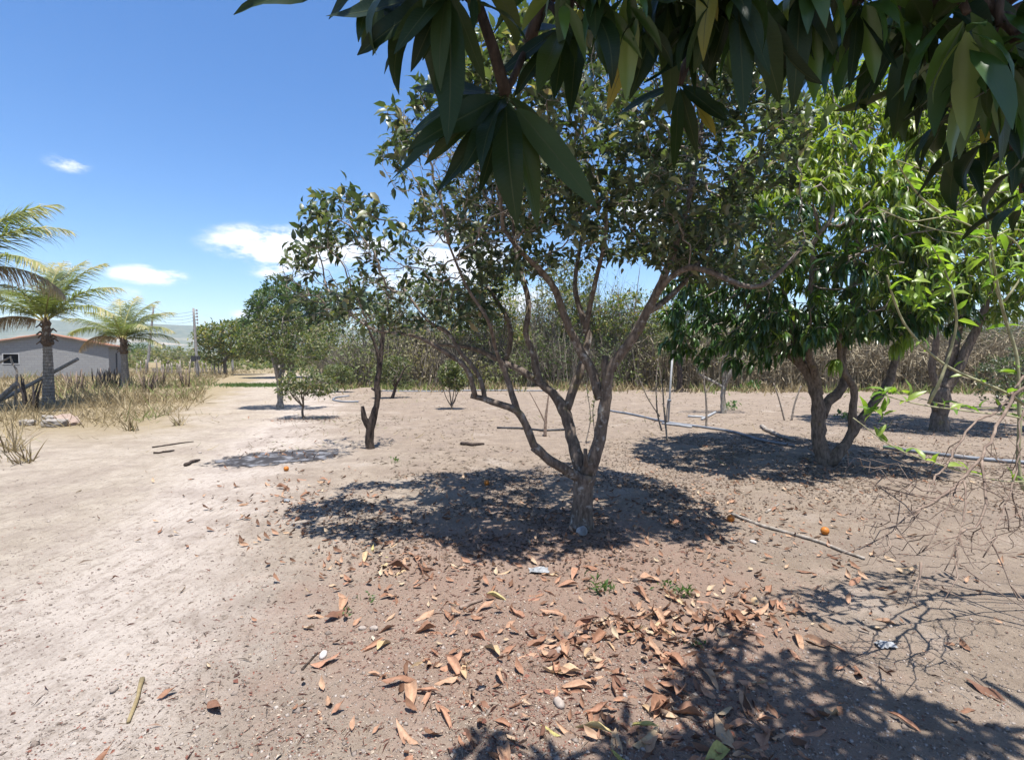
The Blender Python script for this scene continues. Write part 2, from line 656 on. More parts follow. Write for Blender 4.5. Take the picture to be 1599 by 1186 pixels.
M = {}
M['ground'] = mat_ground()
M['citrus'] = mat_leaf('citrus_leaf', [(0, (.036, .056, .030)), (.5, (.066, .094, .046)), (.82, (.12, .15, .075)), (.95, (.21, .21, .12)), (1, (.32, .26, .16))], .26, .42)
M['citrus_dull'] = mat_leaf('dull_citrus_leaf', [(0, (.06, .085, .03)), (.6, (.11, .14, .05)), (.9, (.20, .20, .07)), (1, (.28, .22, .10))], .3, .5)
M['mango'] = mat_leaf('mango_leaf', [(0, (.022, .055, .014)), (.5, (.045, .095, .022)), (.85, (.085, .15, .03)), (1, (.17, .21, .05))], .25, .32)
M['mango_lit'] = mat_leaf('sunlit_mango_leaf', [(0, (.06, .105, .02)), (.45, (.135, .195, .034)), (.8, (.23, .275, .055)), (1, (.33, .34, .10))], .44, .42)  # paler copy of the mango leaf, sunlight put into its colour
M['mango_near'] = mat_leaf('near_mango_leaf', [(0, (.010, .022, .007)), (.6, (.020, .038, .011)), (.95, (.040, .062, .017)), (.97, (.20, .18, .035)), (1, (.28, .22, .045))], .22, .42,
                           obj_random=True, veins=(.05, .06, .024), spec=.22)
M['far_green'] = mat_leaf('far_tree_leaf', [(0, (.035, .07, .022)), (.6, (.07, .12, .035)), (1, (.15, .19, .05))], .25, .5)
M['far_yellow'] = mat_leaf('yellowing_leaf', [(0, (.05, .085, .02)), (.5, (.12, .16, .035)), (.8, (.25, .25, .05)), (1, (.34, .24, .07))], .3, .5)
M['scrub'] = mat_leaf('scrub_leaf', [(0, (.07, .10, .03)), (.45, (.13, .16, .05)), (.75, (.20, .19, .085)), (1, (.28, .23, .15))], .35, .6)
M['shoot'] = mat_leaf('fresh_shoot_leaf', [(0, (.12, .22, .03)), (1, (.28, .36, .07))], .45, .4)
M['weed'] = mat_leaf('weed_leaf', [(0, (.05, .105, .03)), (1, (.12, .18, .05))], .35, .5)
M['bark'] = mat_bark('lichen_bark', (.065, .05, .04), (.19, .15, .12), (.42, .41, .38), .54)
M['bark_plain'] = mat_bark('grey_brown_bark', (.07, .055, .043), (.20, .16, .13), (.30, .29, .26), .64)
M['bark_white'] = mat_bark('whitish_bark', (.12, .10, .08), (.28, .26, .23), (.40, .39, .36), .55)
M['bark_dark'] = mat_bark('charred_bark', (.02, .016, .013), (.085, .062, .05), None)
M['twig'] = mat_plain('twig_bark', (.11, .088, .07), (.29, .245, .205), 30, .9, .2)
M['twig_green'] = mat_plain('pale_green_stem', (.20, .19, .10), (.34, .32, .19), 20, .7, .1)
M['twig_dry'] = mat_plain('dry_twig', (.13, .09, .07), (.24, .18, .14), 25, .9, .1)
M['straw'] = mat_ramp('dry_straw', [(0, (0.133, 0.094, 0.047)), (.35, (0.242, 0.187, 0.094)), (.75, (0.343, 0.273, 0.156)), (.95, (0.390, 0.335, 0.218)), (1, (0.156, 0.187, 0.055))], .8, trans=.2)
M['thicket'] = mat_ramp('grey_thicket_stem', [(0, (.09, .075, .055)), (.5, (.17, .145, .11)), (1, (.27, .23, .18))], .9)
M['stalk'] = mat_ramp('dry_stalk', [(0, (0.131, 0.103, 0.064)), (.5, (0.236, 0.192, 0.122)), (1, (0.328, 0.282, 0.194))], .85, trans=.1)
M['fallen'] = mat_ramp('fallen_leaf', [(0, (0.126, 0.063, 0.041)), (.2, (0.252, 0.133, 0.081)), (.5, (0.355, 0.192, 0.122)), (.8, (0.414, 0.266, 0.170)), (.95, (0.459, 0.340, 0.200)), (1, (0.370, 0.348, 0.111))], .65, obj_random=True, trans=.12)
M['fallen_stuff'] = mat_ramp('leaf_litter', [(0, (0.074, 0.037, 0.022)), (.3, (0.207, 0.111, 0.067)), (.6, (0.311, 0.170, 0.107)), (.85, (0.385, 0.252, 0.163)), (1, (0.429, 0.340, 0.229))], .75, trans=.1)
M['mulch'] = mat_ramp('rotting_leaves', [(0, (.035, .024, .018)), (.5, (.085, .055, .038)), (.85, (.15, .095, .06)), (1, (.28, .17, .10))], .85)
M['litter'] = mat_ramp('fine_litter', [(0, (.05, .03, .024)), (.25, (.15, .06, .042)), (.5, (.23, .105, .075)), (.75, (.30, .23, .17)), (1, (.42, .36, .29))], .9)
M['scraps'] = mat_ramp('straw_scrap', [(0, (.12, .09, .065)), (.4, (.24, .19, .14)), (1, (.40, .34, .26))], .9)
M['clod'] = mat_ramp('soil_crumbs', [(0, (0.118, 0.092, 0.074)), (.6, (0.237, 0.196, 0.167)), (1, (0.355, 0.311, 0.274))], .95)


# ------------------------------------------------------------------ ground and hills
def axis(lo_fine, hi_fine, step, lo, hi, g=1.09):
    a = list(np.arange(lo_fine, hi_fine + 1e-6, step))
    s, v = step, a[-1]
    while v < hi:
        s *= g
        v += s
        a.append(v)
    s, v = step, a[0]
    b = []
    while v > lo:
        s *= g
        v -= s
        b.append(v)
    return np.array(b[::-1] + a)


def build_ground():
    xs = axis(-4.0, 4.4, .035, -3000, 3000)
    ys = axis(1.3, 7.5, .035, -400, 3200)
    X, Y = np.meshgrid(xs, ys)
    Z = H(X, Y)
    nx, ny = len(xs), len(ys)
    V = np.stack([X, Y, Z], -1).reshape(-1, 3)
    i = np.arange(ny - 1)[:, None] * nx + np.arange(nx - 1)[None]
    Fq = np.stack([i, i + 1, i + nx + 1, i + nx], -1).reshape(-1, 4)
    o = link('ground', mesh_np('ground', V, Fq, M['ground']))
    tag(o, 'pale sandy orchard soil with trodden track and leaf litter', 'ground', kind='structure')

    # far flat-topped ridge all along the horizon
    m, N, L = new_mat('ridge_scrub')
    out = N.new('ShaderNodeOutputMaterial')
    geo = N.new('ShaderNodeNewGeometry')
    n1 = noise(N, L, geo.outputs['Position'], .012, 6, .65)
    n2 = noise(N, L, geo.outputs['Position'], .05, 5, .65)
    sp = N.new('ShaderNodeSeparateXYZ')
    L.new(geo.outputs['Position'], sp.inputs[0])
    c = mixc(N, L, smooth(N, L, n2, .35, .65), (.075, .095, .06), (.125, .135, .085))
    c = mixc(N, L, mth(N, L, 'MULTIPLY', smooth(N, L, n1, .5, .62), smooth(N, L, sp.outputs[2], 62, 26)), c, (.33, .27, .20))
    p = N.new('ShaderNodeBsdfPrincipled')
    L.new(c, p.inputs['Base Color'])
    p.inputs['Roughness'].default_value = 1
    p.inputs['Specular IOR Level'].default_value = 0
    L.new(p.outputs[0], out.inputs[0])
    az = np.linspace(-1.5, 1.5, 220)
    rows = []
    for k, (d, f) in enumerate([(900, -.02), (1050, .06), (1200, .2), (1350, .38), (1480, .62), (1580, .86), (1650, .98), (1720, 1.0), (2300, 1.02), (2900, .5)]):
        top = 92 + 14 * fbm(az * 2.2, az * 0 + 3, 5, 4) + np.interp(az, [-1.5, -.8, -.5, 1.5], [6, 4, 0, -6])
        wob = 1 + .12 * fbm(az * 9, az * 0 + k * .7, 15, 3) * (0 < f < .97)
        rows.append(np.stack([np.sin(az) * d, np.cos(az) * d, top * f * wob], -1))
    V = np.concatenate(rows)
    n = len(az)
    i = np.arange(len(rows) - 1)[:, None] * n + np.arange(n - 1)[None]
    Fq = np.stack([i, i + 1, i + n + 1, i + n], -1).reshape(-1, 4)
    o = link('hills', mesh_np('hills', V, Fq, m))
    tag(o, 'long flat-topped scrub covered ridge on the horizon', 'hills', kind='structure')


build_ground()


# ------------------------------------------------------------------ trees
def spline(P, step):
    """Catmull-Rom through (n,k) rows, resampled"""
    P = np.asarray(P, float)
    if len(P) < 3:
        n = max(2, int(np.linalg.norm(P[-1, :3] - P[0, :3]) / step) + 1)
        t = np.linspace(0, 1, n)[:, None]
        return P[0] * (1 - t) + P[-1] * t
    Q = np.vstack([2 * P[0] - P[1], P, 2 * P[-1] - P[-2]])
    out = []
    for i in range(1, len(Q) - 2):
        n = max(2, int(np.linalg.norm(Q[i + 1, :3] - Q[i, :3]) / step))
        for t in np.arange(n) / n:
            a, b, c, d = Q[i - 1], Q[i], Q[i + 1], Q[i + 2]
            out.append(.5 * ((2 * b) + (-a + c) * t + (2 * a - 5 * b + 4 * c - d) * t * t + (-a + 3 * b - 3 * c + d) * t ** 3))
    out.append(P[-1])
    return np.array(out)


def colonize(seeds, att, step, kill, iters=70, wander=.25, droop=0.0):
    """space colonisation: returns nodes, parents (index; seeds keep -1)"""
    nodes = [np.array(s) for s in seeds]
    par = [-1] * len(nodes)
    att = np.array(att)
    S = np.array(seeds)
    d = np.full(len(att), 1e9)
    near = np.zeros(len(att), int)
    for c in range(0, len(S), 256):
        D = np.linalg.norm(att[:, None, :] - S[None, c:c + 256], axis=2)
        j = D.argmin(1)
        v = D[np.arange(len(att)), j]
        b = v < d
        d[b], near[b] = v[b], j[b] + c
    for it in range(iters):
        if not len(att):
            break
        arr = np.array([nodes[k] for k in near])
        dirs = norm(att - arr)
        acc = {}
        for k in range(len(att)):
            q = near[k]
            if q in acc:
                acc[q] += dirs[k]
            else:
                acc[q] = dirs[k].copy()
        new = []
        for q, v in acc.items():
            v = v / (np.linalg.norm(v) + 1e-9) + rng.normal(size=3) * wander
            v[2] -= droop
            p = nodes[q] + step * v / (np.linalg.norm(v) + 1e-9)
            nodes.append(p)
            par.append(q)
            new.append(p)
        base = len(nodes) - len(new)
        NW = np.array(new)
        for c in range(0, len(NW), 256):
            D = np.linalg.norm(att[:, None, :] - NW[None, c:c + 256], axis=2)
            j = D.argmin(1)
            v = D[np.arange(len(att)), j]
            b = v < d
            d[b], near[b] = v[b], j[b] + base + c
        keep = d > kill
        att, d, near = att[keep], d[keep], near[keep]
    return np.array(nodes), np.array(par)


def pipe_radii(par, n_seed, r0, e=2.4, rmax=.05):
    n = len(par)
    acc = np.zeros(n)
    r = np.full(n, r0)
    for k in range(n - 1, n_seed - 1, -1):
        if acc[k] > 0:
            r[k] = min(rmax, acc[k] ** (1 / e))
        acc[par[k]] += r[k] ** e
    return r, acc


def chains(par, r, n_seed):
    ch = {}
    for k in range(n_seed, len(par)):
        ch.setdefault(par[k], []).append(k)
    out = []
    stack = [(s, c) for s in range(n_seed) for c in ch.get(s, [])]
    while stack:
        s, k = stack.pop()
        line = [s, k]
        while k in ch:
            kids = sorted(ch[k], key=lambda q: -r[q])
            for q in kids[1:]:
                stack.append((k, q))
            k = kids[0]
            line.append(k)
        out.append(line)
    return out, ch


def in_blobs(blobs, n, clump=0.0, cscale=1.2, shell=.35, seed=0):
    """points in a union of ellipsoids (world centres), denser towards the skin, thinned by clump noise"""
    vol = np.array([b[3] * b[4] * b[5] for b in blobs])
    k = rng.choice(len(blobs), n * 3, p=vol / vol.sum())
    u = unit(n * 3) * (rng.random(n * 3) ** (1 / 3 * shell))[:, None]
    B = np.array(blobs)[k]
    P = B[:, :3] + u * B[:, 3:6]
    if clump:
        v = vnoise3(P * cscale + 50, seed + 5)
        P = P[v > clump]
    return P[:n]


def limb_world(pts, Y0):
    out = []
    for (px, py, dy, r) in pts:
        Y = Y0 + dy
        w = A(px, py, Y)
        out.append([*w, r * Y / F])
    return np.array(out)


def citrus_leaves(nodes, par, r, n_seed, dens, size, thr, clump=.0, cscale=2.0, up=.25, jitter=.03, seed=9):
    idx = np.arange(n_seed, len(nodes))
    idx = idx[r[idx] < thr]
    if clump:
        idx = idx[vnoise3(nodes[idx] * cscale + 20, seed) > clump]
    k = rng.poisson(dens, len(idx))
    idx = np.repeat(idx, k)
    P = nodes[idx] + rng.normal(size=(len(idx), 3)) * jitter
    tw = norm(nodes[idx] - nodes[par[idx]])
    D = tw * .75 + unit(len(idx)) * .8 + np.array([0, 0, up])
    Nn = unit(len(idx)) * .7 + np.array([0, 0, 1.0])
    S = size * (.6 + .7 * rng.random(len(idx)))
    return P, D, Nn, S


def twig_mesh(nodes, par, r, n_seed, ch_lines, sides=4):
    mb = MB()
    for line in ch_lines:
        P = nodes[line]
        rr = r[line].copy()
        rr[0] = rr[1] if len(rr) > 1 else rr[0]
        s = sides if rr[0] < .008 else 6
        mb.tube(P, rr, s, cap=False)
    return mb


def make_tree(name, label, cat, base, limbs, blobs, mats, natt=1200, step=.1, kill=.16, leaf=.09, dens=2.5, thr=.008,
              group=None, clump_att=.0, clump_leaf=.0, r0=.003, wander=.28, limb_step=.08, droop=0.0, leafW=.45, tpl='4', up=.25,
              seed_z=None, shell=.35, iters=70, ground_flare=True, rmax=.05, gnarl=.16, jitter=.03, cs=1.2):
    """limbs: list of arrays (x, y, z, radius); the first is the trunk"""
    root = thing(name, tuple(base), label, cat, group)
    seeds = []
    for i, Lm in enumerate(limbs):
        S = spline(Lm, limb_step)
        S[:, 3] = np.maximum(S[:, 3], .003)
        if i == 0 and ground_flare:
            d = np.linalg.norm(S[:, :3] - S[0, :3], axis=1)
            S[:, 3] *= 1 + .22 * np.exp(-d / (S[0, 3] * 1.5))
            S = np.vstack([S[0] + np.array([0, 0, -.12, .01]), S])
        mb = MB()
        wob = rng.normal(size=(len(S), 3)) * (S[:, 3:4] * .06)
        wob[0] = 0
        mb.tube(S[:, :3] + wob, S[:, 3], 12 if S[0, 3] > .03 else 8, gnarl=gnarl)
        build(mb, 'trunk' if i == 0 else 'limb', mats[0], root)
        T = S[::2] if i else S[len(S) // 2::2]
        z0 = seed_z if seed_z is not None else -1e9
        tail = T[T[:, 2] > z0]
        if len(tail):
            seeds.append(tail[:, :3])
        else:
            seeds.append(S[-1:, :3])
    seeds = np.vstack(seeds)
    att = in_blobs(blobs, natt, clump_att, cs, shell)
    nodes, par = colonize(seeds, att, step, kill, iters, wander, droop)
    ns = len(seeds)
    r, _ = pipe_radii(par, ns, r0, rmax=rmax)
    lines, ch = chains(par, r, ns)
    build(twig_mesh(nodes, par, r, ns, lines), 'twigs', mats[1], root, kind='stuff')
    if dens > 0:
        P, D, Nn, S = citrus_leaves(nodes, par, r, ns, dens, leaf, thr, clump_leaf, 2.0 / max(.5, leaf * 10), up, jitter)
        tv, tf = (LEAF4_V, LEAF4_F) if tpl == '4' else (LEAF8_V, LEAF8_F)
        me = scatter_mesh('crown', tv, tf, P, D, Nn, S, mats[2], W=S * leafW, smooth=(tpl == '8'))
        link('crown', me, root, 'stuff')
    return root, nodes, par, r, ns, ch


def WB(px, py, Y, rx, ry, rz):
    return (*A(px, py, Y), rx, ry, rz)


def orange_tree():
    b = G(908, 822)
    Y0 = b[1]
    raw = [
        [(908, 822, 0, 17), (909, 790, 0, 15), (911, 762, 0, 15.5), (914, 738, 0, 18)],
        # right leader and its fork
        [(914, 742, 0, 17), (927, 716, 0, 15), (938, 672, .02, 13), (946, 620, .02, 12), (951, 580, 0, 11), (972, 548, -.05, 10), (990, 526, -.1, 10),
         (1014, 480, -.15, 9), (1034, 438, -.2, 8), (1055, 383, -.25, 7), (1072, 325, -.3, 6), (1088, 252, -.3, 5), (1096, 190, -.3, 3)],
        [(1018, 472, -.15, 7), (1040, 440, -.3, 6), (1075, 418, -.45, 6), (1115, 427, -.6, 6), (1158, 445, -.7, 5), (1190, 446, -.75, 5), (1222, 420, -.8, 4), (1250, 388, -.8, 3)],
        [(1010, 488, -.1, 7), (1040, 468, .1, 6), (1072, 436, .3, 5), (1110, 380, .5, 4), (1150, 320, .7, 3)],
        [(938, 622, .05, 11), (924, 580, .1, 10), (905, 545, .1, 9), (885, 503, .05, 8), (868, 455, 0, 7), (848, 427, -.1, 6), (814, 393, -.2, 5), (786, 358, -.3, 4)],
        [(945, 590, .03, 8), (945, 555, .03, 7)],
        # centre limb
        [(906, 738, .05, 14), (901, 712, .1, 13), (889, 670, .2, 12), (881, 640, .25, 12), (862, 612, .3, 9), (843, 596, .3, 8), (833, 553, .35, 7), (821, 520, .35, 6),
         (826, 478, .4, 6), (818, 440, .45, 5), (806, 398, .5, 4), (800, 340, .5, 3)],
        [(884, 640, .25, 9), (898, 600, .3, 9), (912, 560, .35, 8), (919, 523, .4, 7), (908, 490, .45, 6), (898, 447, .5, 5), (905, 390, .6, 4), (920, 320, .6, 3)],
        [(913, 520, .4, 6), (929, 442, .3, 5), (944, 376, .2, 4), (948, 300, .1, 3)],
        [(853, 604, .3, 8), (815, 579, .35, 7), (784, 564, .4, 6), (748, 547, .45, 5), (715, 540, .5, 4), (684, 538, .5, 3)],
        [(788, 566, .4, 5), (797, 533, .42, 5), (793, 498, .45, 5), (776, 470, .5, 4), (752, 430, .6, 3), (735, 380, .7, 2.5)],
        # low left limb
        [(906, 746, -.02, 12), (889, 737, -.06, 11), (858, 718, -.12, 10), (834, 694, -.15, 9), (820, 660, -.15, 8), (806, 640, -.15, 8), (783, 632, -.15, 7), (755, 622, -.15, 6), (735, 618, -.15, 5)],
        [(742, 619, -.15, 5.5), (728, 575, -.2, 5), (694, 549, -.25, 5), (658, 528, -.3, 4), (628, 521, -.3, 3.5), (585, 515, -.2, 3), (545, 490, -.1, 2)],
        [(757, 622, -.15, 5), (747, 584, -.1, 5), (718, 548, -.1, 4), (700, 520, -.1, 4), (668, 500, -.1, 3), (630, 450, 0, 2.5)],
        [(808, 642, -.15, 7), (796, 604, -.1, 6), (789, 580, -.1, 6), (775, 548, -.2, 4), (762, 500, -.4, 3.5), (730, 450, -.5, 3), (700, 380, -.6, 2)],
        [(858, 719, -.12, 6), (831, 700, -.16, 5)],
        [(915, 728, -.1, 5), (914, 700, -.1, 4.5)],
    ]
    limbs = [limb_world(p, Y0) for p in raw]
    for q in limbs[1:]:
        q[:, 3] *= .76
    limbs[0][0, 2] = b[2]
    bl = [WB(550, 440, Y0 + .2, .55, 1.0, .45), WB(590, 370, Y0 + .1, .52, 1.1, .28), WB(690, 415, Y0 + .1, .6, 1.3, .38), WB(710, 280, Y0 + .2, .62, 1.5, .45),
          WB(840, 235, Y0 + .2, .9, 1.75, .62), WB(820, 370, Y0 + .1, .65, 1.4, .34), WB(1000, 195, Y0 + .3, .85, 1.75, .6), WB(980, 340, Y0 + .1, .55, 1.4, .38),
          WB(1110, 270, Y0 + .1, .5, 1.4, .5), WB(1140, 395, Y0 - .2, .5, .9, .22), WB(690, 480, Y0, .45, .8, .16), WB(600, 480, Y0, .5, .8, .2), WB(880, 195, Y0 - 1.0, .7, .6, .28), WB(740, 235, Y0 - .8, .5, .5, .25)]
    make_tree('orange_tree', 'spreading orange tree with forked lichen-spotted trunk and shade patch beneath', 'tree', b, limbs, bl,
              (M['bark'], M['twig'], M['citrus']), natt=8200, step=.07, kill=.08, leaf=.088, dens=4.6, thr=.0056, clump_att=.36, clump_leaf=.42, gnarl=.09, leafW=.50, tpl='8',
              r0=.0022, seed_z=1.75, wander=.35, limb_step=.06, rmax=.022, up=.2)


orange_tree()


# ------------------------------------------------------------------ mango leaves
def leaf_grid(n=9, W=.24, curve=.25, fold=.25, wave=.05, roll=0.0, twist=0.0, bend_side=0.0, stalk=.06):
    """a lance shaped leaf, length 1 along y; returns verts, quads, uv"""
    t = np.linspace(0, 1, n)
    hw = .5 * W * np.sin(np.pi * np.clip(t, 0, 1) ** .82) ** .8
    hw = np.maximum(hw, .004)
    us = np.array([-1, -.5, 0, .5, 1.0])
    V, UV = [], []
    ang = curve * t
    # integrate a bending spine
    y = np.concatenate([[0], np.cumsum(np.cos(ang[1:] * t[1:] * 2) * np.diff(t))])
    z = -np.concatenate([[0], np.cumsum(np.sin(ang[1:] * t[1:] * 2) * np.diff(t))])
    ph = random.random() * 6
    for i in range(n):
        tw = twist * t[i]
        for u in us:
            if roll:
                a = u * roll
                x = hw[i] * math.sin(a) / max(.3, roll) * 1.0
                zz = hw[i] * (1 - math.cos(a)) / max(.3, roll)
            else:
                x, zz = hw[i] * u, 0
            zz += fold * abs(x) + wave * hw[i] * 2 * math.sin(9 * t[i] + ph + (0 if u > 0 else 1.5)) * abs(u)
            xr = x * math.cos(tw) - zz * math.sin(tw)
            zr = x * math.sin(tw) + zz * math.cos(tw)
            V.append([xr + bend_side * t[i] ** 2, stalk + y[i] * (1 - stalk), z[i] + zr])
            UV.append([u * .5 + .5, t[i]])
    q = []
    for i in range(n - 1):
        for j in range(4):
            a = i * 5 + j
            q.append([a, a + 1, a + 6, a + 5])
    if stalk:
        k = len(V)
        for (x, zz) in ((-.006, 0), (.006, 0), (0, .010)):
            V.append([x, 0, zz])
            V.append([x, stalk + .02, zz])
            UV += [[.5, 0], [.5, 0]]
        for a in range(3):
            b = (a + 1) % 3
            q.append([k + 2 * a, k + 2 * b, k + 2 * b + 1, k + 2 * a + 1])
    return np.array(V), np.array(q), np.array(UV, float)


def leaf_meshes(name, mat, variants):
    out = []
    for v in variants:
        V, q, uv = leaf_grid(**v)
        out.append(mesh_np(name, V, q, mat, True, uv=uv))
    return out


def orient(o, P, D, Nn, s, w=None):
    D = Vector(D).normalized()
    X = D.cross(Vector(Nn))
    if X.length < 1e-4:
        X = D.orthogonal()
    X.normalize()
    Z = X.cross(D)
    w = s if w is None else w
    m = Matrix(((X.x * w, D.x * s, Z.x * s, P[0]), (X.y * w, D.y * s, Z.y * s, P[1]), (X.z * w, D.z * s, Z.z * s, P[2]), (0, 0, 0, 1)))
    o.matrix_basis = m


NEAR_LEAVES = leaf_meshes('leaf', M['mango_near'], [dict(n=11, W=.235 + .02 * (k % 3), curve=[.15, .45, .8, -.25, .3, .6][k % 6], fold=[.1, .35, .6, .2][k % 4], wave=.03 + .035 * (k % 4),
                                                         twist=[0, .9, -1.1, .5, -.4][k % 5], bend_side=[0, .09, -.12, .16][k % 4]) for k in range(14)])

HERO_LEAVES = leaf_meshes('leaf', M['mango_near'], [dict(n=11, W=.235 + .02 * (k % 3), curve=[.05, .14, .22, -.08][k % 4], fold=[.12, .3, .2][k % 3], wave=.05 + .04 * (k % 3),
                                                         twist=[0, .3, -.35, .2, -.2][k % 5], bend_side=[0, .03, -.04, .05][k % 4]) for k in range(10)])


def near_mango():
    trunk_base = np.array([2.9, -1.3, Hs(2.9, -1.3)])
    root = thing('mango_tree', tuple(trunk_base), 'dark mango branches with long drooping leaves hanging overhead', 'tree')
    limbs = []

    def limb(pts, nm='limb'):
        S = spline(np.array(pts, float), .06)
        mb = MB()
        mb.tube(S[:, :3], S[:, 3], 10 if S[0, 3] > .03 else 7, gnarl=.12)
        build(mb, nm, M['bark_dark'] if nm == 'branch' else M['bark_plain'], root)
        limbs.append(S)
    tb = trunk_base
    limb([(tb[0], tb[1], tb[2] - .1, .19), (2.88, -1.28, .5, .15), (2.8, -1.2, 1.2, .14), (2.6, -1.0, 1.9, .13)], 'trunk')
    limb([(2.62, -1.02, 1.85, .10), (2.3, -.4, 2.7, .08), (2.0, .3, 3.15, .06), (1.7, 1.0, 3.25, .04), (1.5, 1.6, 3.1, .02)])
    limb([(2.62, -1.02, 1.85, .10), (2.7, -.2, 2.6, .07), (2.7, .8, 2.95, .05), (2.6, 1.7, 2.9, .02)])
    limb([(2.2, -.1, 2.93, .05), (1.3, .5, 2.95, .035), (.7, 1.0, 2.75, .02), (.2, 1.25, 2.5, .012)])
    count = [0]
    stuffP, stuffD, stuffN, stuffS = [], [], [], []

    def put_leaf(P, D, Nn, s, w=1.0, k=None):
        if count[0] < 298:
            me = NEAR_LEAVES[count[0] % len(NEAR_LEAVES)] if k is None else HERO_LEAVES[k % len(HERO_LEAVES)]
            o = link('leaf', me, root)
            orient(o, P, D, Nn, s, s * w)
            count[0] += 1
        else:
            stuffP.append(P), stuffD.append(D), stuffN.append(Nn), stuffS.append(s)

    def connect(c, rad=.006):
        """a twig from the nearest limb point to a whorl"""
        c = np.array(c)
        allp = np.vstack(limbs[1:])
        j = np.linalg.norm(allp[:, :3] - c, axis=1).argmin()
        q = allp[j, :3]
        mid = (q + c) / 2 + np.array([0, 0, .06])
        limb([(*q, .012), (*mid, .009), (*c, rad)], 'branch')

    # leaves read off the photograph: whorl centre (px, py, distance) and leaf tips with width factor
    shade = []
    W1 = [
        ((790, 148, 1.30), [(935, 322, 1.25, 0), (852, 352, 1.05, .02), (795, 345, 1.2, -.04), (752, 305, .9, .05), (606, 276, 1.0, .1), (640, 225, 1.0, -.1), (622, 186, 1.0, .1),
                            (690, 310, .95, .12), (720, 270, .9, -.1), (870, 215, .8, .15), (640, 132, .8, .2), (655, 255, .7, .05), (735, 240, .9, -.15)]),
        ((700, -20, 1.15), [(712, 232, 1.1, 0), (640, 112, 1.0, .05), (586, 108, 1.0, .1), (672, 124, .9, -.05), (516, 44, 1.1, .1), (555, 82, 1.0, 0), (620, 70, .9, -.1), (760, 130, 1.0, .1)]),
        ((610, -40, 1.3), [(500, 20, .9, .1), (560, 75, 1.0, 0), (590, 90, 1, .1), (620, 60, .9, -.1), (350, 8, .8, 0), (540, 40, 1, -.1)]),
        ((880, 40, 1.30), [(870, 160, 1.0, 0), (800, 150, .9, .1), (905, 90, .9, -.05), (770, 120, .9, .1), (840, 130, 1.1, -.1), (1000, 45, .9, .1), (790, 60, .9, .2)]),
        ((905, 10, 1.45), [(890, 178, 1.0, 0), (960, 120, .9, .1), (850, 90, .9, .1), (925, 85, .9, -.1)]),
        ((1040, -20, 1.35), [(985, 155, 1.0, 0), (1055, 180, 1.0, .1), (1000, 110, .9, .1), (1100, 140, 1.0, 0), (945, 110, .9, .1)]),
        ((1060, 130, 1.7), [(1055, 270, .8, 0), (1090, 240, .9, .1), (1130, 215, .9, .05), (1010, 180, .8, .1), (1140, 190, 1.0, -.05), (1165, 200, .9, .1), (960, 175, .9, .1)]),
        ((1150, -30, 1.25), [(1165, 180, 1.1, 0), (1110, 120, 1.0, .1), (1230, 160, 1.1, .05), (1205, 120, 1.0, 0), (1080, 90, .9, .1), (1270, 100, 1.0, .1)]),
        ((1250, -20, 1.3), [(1240, 165, 1.15, 0), (1210, 150, 1, .1), (1290, 140, .9, .1), (1320, 90, .9, 0)]),
        ((1340, 0, 1.35), [(1330, 140, 1.0, 0), (1300, 120, .9, .1), (1375, 95, 1.0, .1), (1400, 110, .9, 0), (1290, 80, .9, .1)]),
        ((1420, -30, .95), [(1405, 210, 1.1, 0), (1360, 110, 1.1, .05), (1460, 150, 1.1, .1), (1340, 60, 1, 0)]),
        ((1520, -40, .85), [(1590, 250, 1.2, 0), (1530, 160, 1.2, .05), (1480, 120, 1.1, .1), (1600, 120, 1.2, 0), (1450, 60, 1, .1), (1640, 200, 1.2, 0)]),
        ((1620, -30, .9), [(1600, 200, 1.2, .05), (1560, 120, 1.1, 0), (1660, 200, 1.1, .1)]),
    ]
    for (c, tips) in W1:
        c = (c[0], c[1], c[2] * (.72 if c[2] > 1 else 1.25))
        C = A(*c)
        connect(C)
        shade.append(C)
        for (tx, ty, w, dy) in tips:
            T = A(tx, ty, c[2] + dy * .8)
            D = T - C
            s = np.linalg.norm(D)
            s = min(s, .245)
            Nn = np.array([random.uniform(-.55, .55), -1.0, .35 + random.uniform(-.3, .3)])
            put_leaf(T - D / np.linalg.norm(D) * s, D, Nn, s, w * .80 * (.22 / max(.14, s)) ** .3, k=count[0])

    def whorl(C, n, s0, droop=.9, spread=.8, con=True):
        C = np.array(C)
        if con:
            connect(C)
        for k in range(n):
            a = 2 * math.pi * (k + random.random() * .7) / n
            D = np.array([math.cos(a) * spread, math.sin(a) * spread, -droop * random.uniform(-.1, 1.5)])
            P = C + np.array([0, 0, random.uniform(-.06, .03)])
            Nn = np.array([math.cos(a) * .8, math.sin(a) * .8, .8]) + np.random.default_rng(k).normal(size=3) * .2
            put_leaf(P, D, Nn, s0 * random.uniform(.5, 1.15), random.uniform(.7, 1.1))

